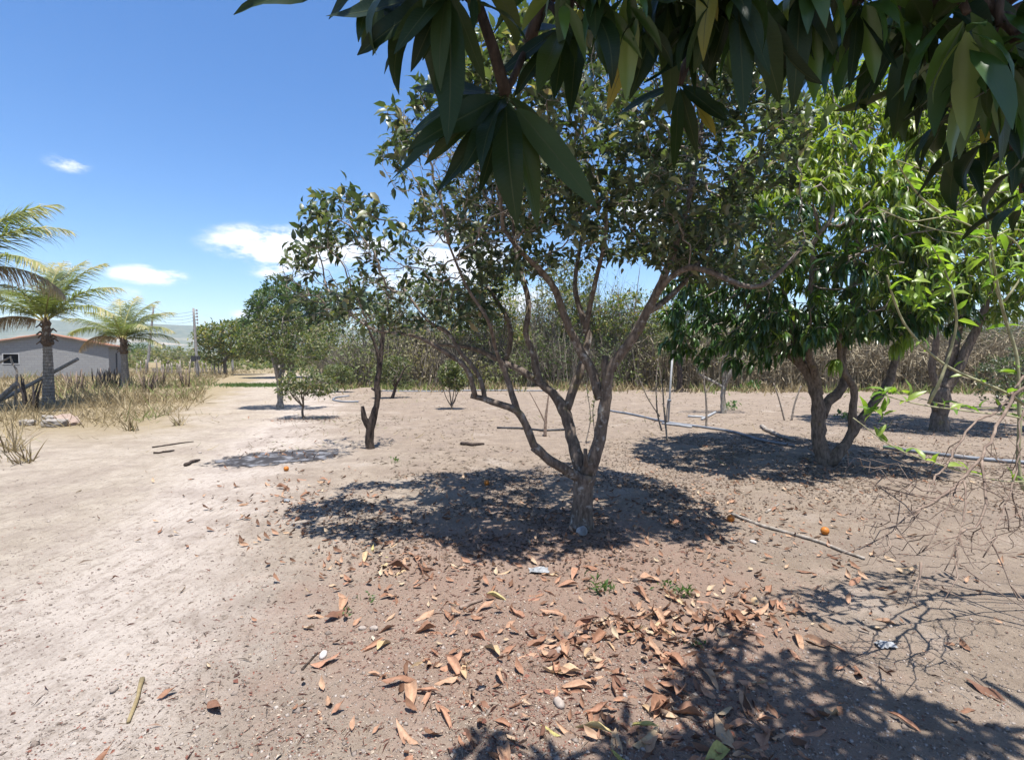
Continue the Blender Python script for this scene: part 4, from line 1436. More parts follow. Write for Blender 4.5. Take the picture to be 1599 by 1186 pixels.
def dry_grass():
    # the field edge follows the left side of the track
    edge = [G(px, py)[:2] for (px, py) in [(-60, 760), (15, 722), (60, 668), (175, 668), (255, 652), (318, 632), (322, 612), (335, 597), (372, 583)]]
    far = [(-20, 62), (-75, 62), (-60, 30), (-24, 9)]
    poly = [tuple(e) for e in edge] + far
    P2 = pts_in_poly(poly, 420000)
    d = np.hypot(P2[:, 0], P2[:, 1])
    v = fbm(P2[:, 0] * .6, P2[:, 1] * .6, 40, 4) + .5
    keep = (rng.random(len(P2)) < np.clip((v - .30) * 2.6, .10, 1) * np.clip(13 / d, .16, 1) * 1.0)
    P2 = P2[keep][:120000]
    d = np.hypot(P2[:, 0], P2[:, 1])
    n = len(P2)
    P = np.stack([P2[:, 0], P2[:, 1], H(P2[:, 0], P2[:, 1]) - .02], -1)
    vv = vnoise(P2[:, 0] * .35, P2[:, 1] * .35, 61)
    hgt = (.16 + .50 * rng.random(n) ** 1.6) * (.5 + vv) * np.interp(d, [8, 17, 26, 40, 60], [.7, 1.0, 1.15, 1.2, 1.0])
    D = np.stack([rng.normal(size=n) * .55, rng.normal(size=n) * .55, np.ones(n) * .8], -1)
    flat = rng.random(n) < .35
    D[flat, 2] *= .15
    Nn = unit(n) + np.array([0, -.6, .6])
    W = (.008 + .010 * rng.random(n)) * np.clip(d / 13, 1, 3)
    rn = np.clip(rng.random(n) * .75 + .25 * vnoise(P2[:, 0] * .8, P2[:, 1] * .8, 71), 0, .97)
    green = (vnoise(P2[:, 0] * .45, P2[:, 1] * .45, 81) > .68) & (rng.random(n) < .6)
    rn[green] = 1.0
    o = link('dry_grass', scatter_mesh('dry_grass', BLADE_V, BLADE_F, P, D, Nn, hgt, M['straw'], W=W, rnd=rn))
    tag(o, 'dry straw coloured weeds and grass beside the track', 'grass', kind='stuff')
    # sparse scraps of dry grass on the open soil and a few green ones
    n = 2600
    x, y = rng.uniform(-9, 14, n), rng.uniform(7, 26, n)
    k = (vnoise(x * .7, y * .7, 99) > .62)
    x, y = x[k], y[k]
    n = len(x)
    P = np.stack([x, y, H(x, y) - .01], -1)
    D = np.stack([rng.normal(size=n), rng.normal(size=n), np.ones(n) * .4], -1)
    rn = np.where(rng.random(n) < .25, 1.0, rng.random(n) * .9)
    o = link('sparse_grass', scatter_mesh('sparse_grass', BLADE_V, BLADE_F, P, D, unit(n) + np.array([0, 0, 1]), .08 + .18 * rng.random(n), M['straw'], W=.008 + .006 * rng.random(n), rnd=rn))
    tag(o, 'sparse scraps of dry grass on the open orchard soil', 'grass', kind='stuff')
    n = 9000
    x = rng.uniform(-12, 32, n)
    y = np.interp(x, [-12, 0, 8, 16, 32], [28, 26.5, 25.5, 24, 24]) + rng.normal(size=n) * 1.1 + 1.2 * fbm(x * .6, x * 0, 5, 3)
    k = vnoise(x * .8, y * .8, 67) > .38
    x, y = x[k], y[k]
    n = len(x)
    rn = np.where(vnoise(x * .5, y * .5, 68) + .2 * rng.normal(size=n) > .55, 1.0, rng.random(n) * .9)
    o = link('edge_weeds', scatter_mesh('edge_weeds', BLADE_V, BLADE_F, np.stack([x, y, H(x, y) - .02], -1), np.stack([rng.normal(size=n) * .6, rng.normal(size=n) * .6, np.ones(n)], -1), unit(n) + np.array([0, -.6, .6]),
                                        (.15 + .5 * rng.random(n) ** 2), M['straw'], W=.03 + .03 * rng.random(n), rnd=rn))
    tag(o, 'straggling weeds along the foot of the thicket', 'weeds', kind='stuff')
    # low green lawn patch by the far track with the citrus shade on it
    c = G(420, 602)
    m = 3600
    x = c[0] + rng.normal(size=m) * 1.6
    y = c[1] + rng.normal(size=m) * .9
    P = np.stack([x, y, H(x, y) - .01], -1)
    o = link('green_grass', scatter_mesh('green_grass', BLADE_V, BLADE_F, P, np.stack([rng.normal(size=m) * .4, rng.normal(size=m) * .4, np.ones(m)], -1), unit(m) + np.array([0, -1, .4]),
                                         .06 + .12 * rng.random(m), M['weed'], W=np.full(m, .03)))
    tag(o, 'low patch of green grass beside the far track', 'grass', kind='stuff')


dry_grass()


# ------------------------------------------------------------------ coconut palms
M['palm_trunk'] = mat_bark('palm_trunk_bark', (.13, .11, .09), (.30, .27, .235), None, bump=.3)
M['palm_ring'] = mat_plain('palm_leaf_scar', (.09, .075, .06), (.16, .13, .11), 20, .9, .2)
M['palm_fibre'] = mat_plain('palm_fibre', (.06, .042, .032), (.15, .10, .065), 24, .95, .5)
M['palm_leaf'] = mat_leaf('palm_leaflet', [(0, (.10, .13, .045)), (.45, (.21, .23, .085)), (.8, (.34, .32, .15)), (1, (.46, .39, .25))], .3, .45)
M['palm_dead'] = mat_leaf('dead_palm_leaflet', [(0, (.28, .20, .12)), (.6, (.45, .34, .21)), (1, (.55, .45, .31))], .2, .7, (1.1, 1.0, .8))
M['rachis'] = mat_plain('palm_rachis', (.20, .19, .06), (.34, .30, .12), 10, .6, .1)


def frond(root, C, az, el, length, sag, dead=False, tipdry=.25):
    n = 22
    t = np.linspace(0, 1, n)
    h = np.array([math.sin(az), math.cos(az)])
    ang = el - sag * t ** 1.5
    dl = length / (n - 1)
    pr = np.concatenate([[0], np.cumsum(np.cos(ang[:-1]) * dl)])
    pz = np.concatenate([[0], np.cumsum(np.sin(ang[:-1]) * dl)])
    P = np.stack([C[0] + h[0] * pr, C[1] + h[1] * pr, C[2] + pz], -1)
    mb = MB()
    mb.tube(P, .030 * (1 - t * .85) * length / 2.6, 5, cap=False)
    rac = build(mb, 'frond', M['palm_dead'] if dead else M['rachis'], root)
    m = 100
    tt = np.repeat(np.linspace(.12, 1, m), 2)
    sd = np.tile([-1.0, 1.0], m)
    ip = np.stack([np.interp(tt, t, P[:, k]) for k in range(3)], -1)
    T = np.gradient(P, axis=0)
    T = norm(np.stack([np.interp(tt, t, T[:, k]) for k in range(3)], -1))
    side = np.array([h[1], -h[0], 0.0])
    upv = np.cross(np.broadcast_to(side, T.shape), T)
    upv *= np.sign(upv[:, 2:3] + 1e-6)
    nn = len(tt)
    hang = (.9 if dead else .30) + .35 * tt
    D = side[None] * sd[:, None] * (.75 + .2 * rng.random((nn, 1))) + T * (.55 + .5 * tt[:, None]) + np.array([0, 0, -1.0]) * (hang + .25 * rng.normal(size=nn))[:, None] + upv * (.0 if dead else .28)
    L = length * .27 * np.sin(np.pi * np.clip(tt * .86 + .10, 0, 1)) ** .6 * (.75 + .4 * rng.random(nn))
    bl = BLADE_V.copy()
    bl[:, 2] *= -1.1
    rn = np.clip(rng.random(nn) * .6 + (tt > 1 - tipdry) * .5, 0, 1)
    me = scatter_mesh('leaflets', bl, BLADE_F, ip, D, upv + unit(nn) * .3, L, M['palm_dead'] if dead else M['palm_leaf'], W=np.full(nn, .030 * length / 2.6), rnd=rn)
    o = bpy.data.objects.new('leaflets', me)
    COL.objects.link(o)
    o.parent = rac
    o.matrix_parent_inverse = Matrix.Identity(4)
    o['kind'] = 'stuff'


def palm(label, base, top, r, fronds, flen):
    base, top = np.array(base), np.array(top)
    root = thing('coconut_palm', tuple(base), label, 'palm tree', 'young coconut palms by the house')
    n = 26
    t = np.linspace(0, 1, n)[:, None]
    P = base * (1 - t) + top * t
    P[:, 0] += np.sin(t[:, 0] * 2.2) * .05
    P[0, 2] -= .1
    rr = r * np.interp(t[:, 0], [0, .12, .6, .8, 1], [1.2, 1.0, .75, .72, .6])
    mb = MB()
    mb.tube(P, rr, 14, gnarl=.05)
    build(mb, 'trunk', M['palm_trunk'], root)
    for k in range(2, n - 7, 1):
        mb = MB()
        z = np.array([[0, 0, -.012], [0, 0, .012]])
        mb.tube(P[k] + z, rr[k] * 1.05, 14, gnarl=.04)
        build(mb, 'leaf_scar', M['palm_ring'], root)
    mb = MB()
    k0 = n - 8
    mb.tube(np.vstack([P[k0:], P[-1] + (P[-1] - P[-2]) * 2]), np.concatenate([rr[k0:] * 1.18, [r * .35]]), 10, gnarl=.45)
    for q in range(12):
        a = random.random() * 6.28
        s = P[k0 + q % 8]
        d = np.array([math.cos(a), math.sin(a), .9])
        mb.tube(np.array([s + d * r * .3, s + d * r * 1.1, s + d * r * 1.25 + np.array([math.cos(a) * .08, math.sin(a) * .08, -.12])]), [.05, .035, .02], 5)
    build(mb, 'leaf_bases', M['palm_fibre'], root)
    for f in fronds:
        frond(root, top + np.array([0, 0, .05]), R(f[0]), R(f[1]), flen * f[2], R(f[3]), len(f) > 4 and f[4])


b1 = G(76, 632)
palm('coconut palm with ringed grey trunk and a brown dead frond drooping, beside leaning rails', b1, A(70, 505, b1[1]), .165,
     [(80, 50, 1.0, 62), (95, 32, .95, 70), (60, 70, 1.0, 48), (20, 76, .95, 40), (-30, 75, 1.0, 50), (-75, 52, 1.0, 75), (-95, 35, .9, 80), (-110, 20, .75, 95, True), (130, 50, .9, 70), (170, 55, .8, 70), (-140, 45, .9, 70),
      (0, 82, .85, 35)], 2.75)
b2 = G(196, 606)
palm('coconut palm with dark trunk and full rounded crown at the house corner', b2, A(191, 532, b2[1]), .19,
     [(90, 35, 1.0, 70), (70, 55, 1.0, 60), (40, 70, .95, 45), (0, 78, .95, 40), (-40, 70, 1.0, 45), (-75, 55, 1.0, 60), (-90, 35, 1.0, 75), (-100, 20, .8, 95, True), (120, 40, .9, 70), (160, 55, .8, 60), (-140, 45, .9, 60), (60, 25, .9, 70), (-60, 30, .9, 80),
      (95, 12, .8, 55), (20, 60, .9, 60)], 2.9)
b3 = np.array([-15.6, 14.4, Hs(-15.6, 14.4)])
palm('coconut palm reaching into view with long ragged fronds high over the rails', b3, b3 + np.array([.1, 0, 4.0]), .24,
     [(75, 50, 1.1, 70), (95, 22, 1.0, 60), (60, 64, 1.1, 55), (30, 70, 1.0, 60), (-30, 70, 1, 60), (-90, 45, 1, 70), (180, 60, 1, 60), (140, 30, 1.0, 70), (60, 15, .9, 80, True)], 2.9)


# ------------------------------------------------------------------ grey house
def mat_block():
    m, N, L = new_mat('grey_block_wall')
    out = N.new('ShaderNodeOutputMaterial')
    uvn = N.new('ShaderNodeTexCoord')
    br = N.new('ShaderNodeTexBrick')
    br.inputs['Scale'].default_value = 1.0
    br.inputs['Brick Width'].default_value = .40
    br.inputs['Row Height'].default_value = .20
    br.inputs['Mortar Size'].default_value = .012
    br.inputs['Color1'].default_value = (.21, .21, .21, 1)
    br.inputs['Color2'].default_value = (.235, .235, .23, 1)
    br.inputs['Mortar'].default_value = (.185, .185, .185, 1)
    sp = N.new('ShaderNodeSeparateXYZ')
    L.new(uvn.outputs['Object'], sp.inputs[0])
    cb = N.new('ShaderNodeCombineXYZ')
    L.new(mth(N, L, 'ADD', sp.outputs[0], sp.outputs[1]), cb.inputs[0])
    L.new(sp.outputs[2], cb.inputs[1])
    L.new(cb.outputs[0], br.inputs['Vector'])
    n1 = noise(N, L, uvn.outputs['Object'], 1.1, 5)
    c = mixc(N, L, mth(N, L, 'MULTIPLY', smooth(N, L, n1, .4, .7), .3), br.outputs['Color'], (.21, .2, .2))
    p = N.new('ShaderNodeBsdfPrincipled')
    L.new(c, p.inputs['Base Color'])
    p.inputs['Roughness'].default_value = .95
    p.inputs['Specular IOR Level'].default_value = .1
    b = N.new('ShaderNodeBump')
    b.inputs['Strength'].default_value = .5
    b.inputs['Distance'].default_value = .02
    L.new(br.outputs['Fac'], b.inputs['Height'])
    b.invert = True
    L.new(b.outputs[0], p.inputs['Normal'])
    L.new(p.outputs[0], out.inputs[0])
    return m


M['block'] = mat_block()
M['tile'] = mat_plain('clay_roof_tile', (.17, .085, .055), (.29, .15, .095), 3, .85, .3, attr=True)
M['dark'] = mat_plain('dark_interior', (.012, .012, .013), (.02, .02, .02), 3, .9, 0)
M['frame'] = mat_plain('window_frame_paint', (.3, .3, .3), (.36, .36, .36), 6, .7, .1)
M['wood'] = mat_bark('weathered_wood', (.15, .125, .10), (.34, .30, .26), None, scale=9)
M['pole'] = mat_bark('concrete_pole', (.16, .15, .14), (.27, .255, .24), None, scale=5, bump=.2)
M['black'] = mat_plain('black_plastic', (.02, .02, .022), (.035, .035, .04), 8, .5, .05)
M['ceramic'] = mat_plain('insulator', (.20, .16, .14), (.3, .26, .24), 8, .3, .0)
M['wire'] = mat_plain('wire', (.08, .08, .085), (.12, .12, .12), 8, .5, .0)
M['pvc'] = mat_plain('grey_pvc_pipe', (.12, .13, .15), (.20, .215, .24), 6, .6, .05)
M['pvc_white'] = mat_plain('white_pvc_pipe', (.22, .225, .235), (.30, .305, .31), 6, .5, .05)


def house():
    cor = np.array([-34.6, 44.0])
    n2 = np.array([.5, -.866])
    u = np.array([-.866, -.5])
    hw, Lh, ev, ap = 3.95, 8.0, 2.62, 3.50
    root = bpy.data.objects.new('house', None)
    COL.objects.link(root)
    root.location = (cor[0], cor[1], Hs(*cor))
    tag(root, 'low grey block house with orange tiled gable roof behind the palms', 'house')
    rz = math.atan2(u[1], u[0])          # local x along the gable wall, local y backwards

    def part(mb, nm, mat, smooth=False, par=None):
        o = bpy.data.objects.new(nm, mb.mesh(nm, mat, smooth))
        COL.objects.link(o)
        o.parent = par or root
        return o
    root.rotation_euler = (0, 0, rz)
    sgn = 1.0 if np.dot(np.array([-math.sin(rz), math.cos(rz)]), -n2) > 0 else -1.0
    W2 = 2 * hw

    def B(mb, x0, x1, y0, y1, z0, z1):
        mb.box(((x0 + x1) / 2, sgn * (y0 + y1) / 2, (z0 + z1) / 2), (x1 - x0, abs(y1 - y0), z1 - z0))
    # front gable wall with a window opening
    wx0, wx1, wz0, wz1 = 5.75, 6.65, 1.15, 1.90
    mb = MB()
    for (x0, x1, z0, z1) in [(0, wx0, -.4, ev), (wx1, W2, -.4, ev), (wx0, wx1, -.4, wz0), (wx0, wx1, wz1, ev)]:
        B(mb, x0, x1, 0, .15, z0, z1)
    V = []
    for y in (0, .15):
        V += [[0, sgn * y, ev], [W2, sgn * y, ev], [hw, sgn * y, ap]]
    V = np.array(V)
    def tri(mb, T):
        T = np.asarray(T)
        e = [(T[0] + T[1]) / 2, (T[1] + T[2]) / 2, (T[2] + T[0]) / 2]
        mb.add(np.vstack([T, e, [T.mean(0)]]), [[0, 3, 6, 5], [3, 1, 4, 6], [6, 4, 2, 5]])
    tri(mb, V[:3])
    tri(mb, V[3:])
    part(mb, 'front_wall', M['block'])
    mb = MB()
    dx0, dx1 = 3.5, 4.4
    for (y0, y1, z0, z1) in [(.152, dx0, -.4, ev), (dx1, Lh - .002, -.4, ev), (dx0, dx1, 2.05, ev)]:
        B(mb, 0, .15, y0, y1, z0, z1)
    part(mb, 'side_wall', M['block'])
    mb = MB()
    B(mb, W2 - .15, W2, .152, Lh - .002, -.4, ev)
    part(mb, 'side_wall', M['block'])
    mb = MB()
    B(mb, 0, W2, Lh, Lh + .15, -.4, ev)
    V2 = V.copy()
    V2[:, 1] += sgn * Lh
    tri(mb, V2[:3])
    tri(mb, V2[3:])
    part(mb, 'back_wall', M['block'])
    mb = MB()
    B(mb, .3, W2 - .3, .5, Lh - .3, 0, 2.4)
    part(mb, 'interior', M['dark'])
    w = MB()
    for (x0, x1, z0, z1) in [(wx0 - .06, wx1 + .06, wz1, wz1 + .06), (wx0 - .06, wx1 + .06, wz0 - .06, wz0), (wx0 - .06, wx0, wz0, wz1), (wx1, wx1 + .06, wz0, wz1)]:
        B(w, x0, x1, -.03, .10, z0, z1)
    part(w, 'window_frame', M['frame'])
    w = MB()
    B(w, .03, .10, dx0 + .01, dx1 - .01, -.1, 2.04)
    part(w, 'door', M['dark'])
    # roof: two slopes, each with rows of tiles running down the slope
    ov = .30
    for s in (0, 1):
        xe = -.35 if s == 0 else W2 + .35
        sl = (ap - ev) / hw
        ze = ev - .35 * sl + .06
        mb = MB()
        a, b_ = np.array([xe, 0, ze]), np.array([hw, 0, ap + .06])
        nrow = 46
        ln = np.linalg.norm(b_ - a)
        for k in range(nrow):
            y = sgn * (-ov + (Lh + 2 * ov) * (k + .5) / nrow)
            P = a + (b_ - a) * np.linspace(0, 1, 9)[:, None] + np.array([0, y, 0])
            P[:, 2] += .025 * (np.arange(9) % 2)
            mb.tube(P, .085 + .012 * (np.arange(9) % 2), 6, gnarl=.12)
        part(mb, 'roof_tiles', M['tile'], True)['kind'] = 'stuff'
        mb = MB()
        d = (b_ - a) / ln
        nrm = np.array([-d[2], 0, d[0]])
        c = (a + b_) / 2 - np.array([0, 0, .05]) + np.array([0, sgn * Lh / 2, 0])
        M3 = np.stack([d, np.array([0, 1, 0]), nrm], 1)
        mb.box(c, (ln, Lh + 2 * ov - .05, .05), M3=M3)
        part(mb, 'roof_deck', M['wood'])


house()


# ------------------------------------------------------------------ utility poles, wires
def pole(name, label, base, top, r, ins=0, box=False, group='utility poles along the track'):
    base, top = np.array(base), np.array(top)
    root = thing(name, tuple(base), label, 'pole', group)
    mb = MB()
    t = np.linspace(0, 1, 8)[:, None]
    P = base * (1 - t) + top * t
    P[0, 2] -= .2
    mb.tube(P, r * (1 - .35 * t[:, 0]), 10)
    build(mb, 'shaft', M['pole'], root)
    for k in range(ins):
        p = top + (base - top) * (.03 + .045 * k)
        mb = MB()
        q = p + np.array([r * .9, -.02, 0])
        mb.tube(np.array([q, q + np.array([.16, 0, 0])]), .014, 6)
        mb.tube(np.array([q + np.array([.15, 0, -.08]), q + np.array([.15, 0, -.03]), q + np.array([.15, 0, .03]), q + np.array([.15, 0, .08])]), [.04, .07, .045, .06], 8)
        build(mb, 'insulator', M['ceramic'], root)
    if box:
        p = base + (top - base) * .285
        mb = MB()
        mb.box(p + np.array([-.10, -.20, 0]), (.34, .22, .42), .3)
        mb.box(p + np.array([.25, -.16, .05]), (.20, .16, .30), .1)
        build(mb, 'meter_box', M['black'], root, smooth=False)
    return top


pb = G(309, 591)
p1 = pole('utility_pole', 'tall concrete pole with insulators and black meter box by the dry grass', pb, A(302, 481, pb[1]), .12, 5, True)
p2b = np.array([*A(229, 560, 62)[:2], 0])
p2 = pole('utility_pole', 'leaning pole rising behind the second palm crown', p2b, A(240, 477, 62), .16, 0)
p3b = G(364, 582)
p3 = pole('utility_pole', 'short pale pole standing before the dark spreading tree', p3b, A(359, 511, p3b[1]), .13)
p4b = np.array([*A(350, 560, 70)[:2], 0])
p4 = pole('utility_pole', 'thin pole top showing over the dark spreading tree', p4b, A(347, 503, 70), .13)


def wire(a, b, sag, k):
    t = np.linspace(0, 1, 24)[:, None]
    P = a * (1 - t) + b * t
    P[:, 2] -= sag * 4 * t[:, 0] * (1 - t[:, 0])
    mb = MB()
    mb.tube(P, .012, 4, cap=False)
    o = build(mb, 'overhead_wire', M['wire'])
    tag(o, 'thin overhead wire strung between the utility poles', 'wire', 'overhead wires')


for k in range(4):
    a = p1 + (pb - p1) * (.03 + .045 * k) + np.array([.2, 0, 0])
    b = p2 + (p2b - p2) * (.02 + .05 * k)
    wire(a, b, .5, k)
    wire(b, A(-40, 375 + k * 14, 52), .7, k)


# ------------------------------------------------------------------ fence posts, rails, rubble, stubs at the field edge
def posts():
    xs = list(np.linspace(214, 352, 24)) + [226, 242, 262, 278, 318, 333]
    for k, x in enumerate(xs):
        px = x + random.uniform(-3, 3)
        g = G(px, 583 + random.uniform(-1.2, 2.4))
        h = random.uniform(1.05, 1.55)
        mb = MB()
        lean = rng.normal(size=2) * .10
        t = np.linspace(0, 1, 5)
        P = np.stack([g[0] + lean[0] * t * h, g[1] + lean[1] * t * h, g[2] - .15 + (h + .15) * t], -1)
        P[1:4, :2] += rng.normal(size=(3, 2)) * .015
        mb.tube(P, np.linspace(.075, .05, 5) * random.uniform(.8, 1.2), 7, gnarl=.3)
        o = build(mb, 'fence_post', M['wood'])
        tag(o, 'rough weathered wooden fence post in the row across the dry field', 'fence post', 'fence posts across the dry field')
    g = G(242, 585)
    mb = MB()
    mb.box(g + np.array([0, 0, .95]), (1.1, .04, .50), .15, .03)
    o = build(mb, 'board', mat_plain('tan_board', (.50, .40, .24), (.58, .48, .31), 6, .8, .1), smooth=False)
    tag(o, 'pale tan board fixed among the fence posts', 'board')


posts()


def stick(name, label, cat, pts, r, mat, sides=8, group=None, gn=.15):
    S = spline(np.array(pts, float), .08)
    n = len(S)
    mb = MB()
    mb.tube(S, np.linspace(r, r * .7, n), sides, gnarl=gn)
    o = build(mb, name, mat)
    return tag(o, label, cat, group)


def rails():
    Y = b1[1]
    a = G(0, 628)
    e = A(122, 560, Y + .6)
    stick('rail', 'long pale pole leaning up past the palm trunk', 'rail', [A(-30, 640, Y - .2), A(40, 604, Y + .25), e], .075, M['pole'], gn=.05)
    stick('rail', 'thick short pole end leaning out of the grass left of the palm', 'rail', [A(-30, 640, Y - 1.2), A(0, 621, Y - 1.2), A(27, 598, Y - 1.2)], .095, M['wood'])
    stick('rail', 'thin rail running to the bent stick before the house window', 'rail', [A(-40, 585, Y - .5), A(17, 557, Y - .5)], .045, M['wood'])
    stick('bent_stick', 'crooked upright stick holding the thin rail near the house window', 'stick', [G(24, 632), A(26, 590, Y - .5), A(26, 578, Y - .5), A(20, 568, Y - .5), A(16, 556, Y - .5)], .04, M['wood'])
    # rubble
    m = mat_plain('pale_concrete', (.17, .15, .125), (.26, .235, .21), 10, .95, .6)
    mp = mat_plain('pinkish_concrete', (.21, .15, .115), (.28, .215, .175), 10, .95, .6)
    for k, (px, py, s, rz, tilt, mm, lb) in enumerate([
            (86, 666, (.42, .28, .17), .2, .05, m, 'squarish pale concrete lump at the front of the rubble'),
            (106, 663, (.62, .34, .14), -.5, .28, mp, 'pinkish slab of concrete leaning on the rubble'),
            (80, 660, (.34, .24, .15), .6, .2, m, 'small pale lump behind the leaning slab'),
            (43, 664, (.25, .18, .12), .3, .1, m, 'small pale stone lying left of the rubble by the weeds')]):
        g = G(px, py)
        me = bpy.data.meshes.new('rubble')
        import bmesh
        bm = bmesh.new()
        bmesh.ops.create_cube(bm, size=1)
        bmesh.ops.subdivide_edges(bm, edges=bm.edges[:], cuts=3, use_grid_fill=True)
        for v in bm.verts:
            c = v.co
            f = 1 - .16 * max(0, c.length - .62) * 2
            v.co = Vector((c.x * f * s[0], c.y * f * s[1], c.z * f * s[2])) + Vector(rng.normal(size=3) * .010)
        bm.to_mesh(me)
        bm.free()
        me.materials.append(mm)
        o = bpy.data.objects.new('rubble_block', me)
        COL.objects.link(o)
        o.location = (g[0], g[1], g[2] + s[2] * .42 + abs(tilt) * .12)
        o.rotation_euler = (tilt * .3, tilt, rz)
        tag(o, lb, 'rubble')
    # scorched plant stubs
    m = M['twig_dry']
    where = ['beside the ringed palm trunk', 'beside the ringed palm trunk', 'under the second palm', 'under the second palm', 'under the second palm', 'under the second palm', 'among the leaning rails', 'in open grass right of the second palm',
             'near the meter box pole', 'in open grass before the fence posts']
    for k, px_py in enumerate([(112, 612), (122, 614), (152, 604), (162, 606), (173, 604), (182, 605), (50, 640), (230, 612), (290, 604), (250, 600)]):
        g = G(*px_py)
        root = thing('dead_stalks', tuple(g), 'clump of scorched dark upright stalks ' + where[k], 'dead plant', 'scorched stalk clumps')
        for q in range(9):
            mb = MB()
            a = random.random() * 6.28
            h = random.uniform(.5, 1.15)
            w = random.uniform(.05, .3)
            d = np.array([math.cos(a) * w, math.sin(a) * w, 1]) * h
            s = g + np.array([math.cos(a) * .15, math.sin(a) * .15, -.05])
            mb.tube(np.array([s, s + d * .5, s + d + rng.normal(size=3) * .06]), [.045, .035, .012], 5, gnarl=.3)
            build(mb, 'stalk', M['bark_dark'] if q % 3 else m, root)


rails()


# ------------------------------------------------------------------ pipes and irrigation riser
def ground_path(pts, r, lift=0.0):
    P = np.array([G(*p) for p in pts])
    S = spline(P, .12)
    S[:, 2] = H(S[:, 0], S[:, 1]) + r * .8 + lift
    return S


def pipe(name, label, pts, r, mat, group=None, cat='pipe'):
    S = ground_path(pts, r)
    k = np.ones(5) / 5
    if len(S) > 8:
        z = np.convolve(np.pad(S[:, 2], 2, 'edge'), k, 'valid')
        S[:, 2] = z + .006
    mb = MB()
    mb.tube(S, r, 10)
    return tag(build(mb, name, mat), label, cat, group)


pipe('irrigation_pipe', 'long grey pipe crossing the soil behind the orange tree into the mango shade', [(946, 641), (1000, 651), (1040, 660), (1090, 667), (1140, 675), (1185, 688), (1240, 698)], .026, M['pvc'])
pipe('irrigation_pipe', 'grey pipe stretch lying in shade right of the mango stems', [(1380, 700), (1440, 708), (1520, 718), (1640, 728)], .03, M['pvc'])
pipe('irrigation_pipe', 'thin grey pipe with a bent end on the open soil by the charred stub', [(560, 628), (535, 628), (520, 625), (527, 621), (545, 619)], .03, M['pvc'])
pipe('irrigation_pipe', 'thin pale pipe running far across in front of the scrub thicket', [(590, 611), (700, 611), (800, 610), (860, 611)], .03, M['pvc'])
pipe('irrigation_pipe', 'thin dark hose lying behind the low left orange limb', [(776, 669), (815, 670), (850, 673), (895, 671)], .022, M['black'])
pipe('loose_pipe', 'short white pipe lying at the foot of the riser', [(1034, 662), (1060, 665), (1080, 668)], .03, M['pvc_white'])
pipe('loose_pipe', 'loose white pipe end pointing to the pale barked tree', [(1096, 656), (1108, 650), (1117, 645)], .032, M['pvc_white'])
pipe('loose_pipe', 'loose white pipe lying flat left of the sapling stem', [(1074, 651), (1098, 652)], .03, M['pvc_white'])


def riser():
    b = G(1043, 661)
    root = thing('sprinkler_riser', tuple(b), 'upright white riser pipe with a dark sprinkler head', 'sprinkler')
    t = A(1050, 556, b[1])
    mb = MB()
    mb.tube(np.array([b - [0, 0, .1], (b + t) / 2, t]), [.024, .022, .020], 10)
    build(mb, 'pipe', M['pvc_white'], root)
    mb = MB()
    q = b + (t - b) * .33
    mb.tube(np.array([q, q + (t - b) * .03]), .042, 10)
    build(mb, 'coupling', M['pvc'], root)
    mb = MB()
    mb.tube(np.array([t, t + [0, 0, .06], t + [0, 0, .1]]), [.03, .045, .03], 8)
    mb.tube(np.array([t + [-.13, 0, .10], t + [0, 0, .11], t + [.12, 0, .15]]), [.018, .03, .015], 6)
    mb.tube(np.array([t + [0, 0, .1], t + [.01, 0, .2]]), [.015, .012], 6)
    build(mb, 'sprinkler_head', M['black'], root)
    # supporting stake
    mb = MB()
    mb.tube(np.array([b + [-.05, .03, -.1], b + (t - b) * .38 + [-.03, .03, 0]]), .02, 6)
    build(mb, 'stake', M['wood'], root)


riser()


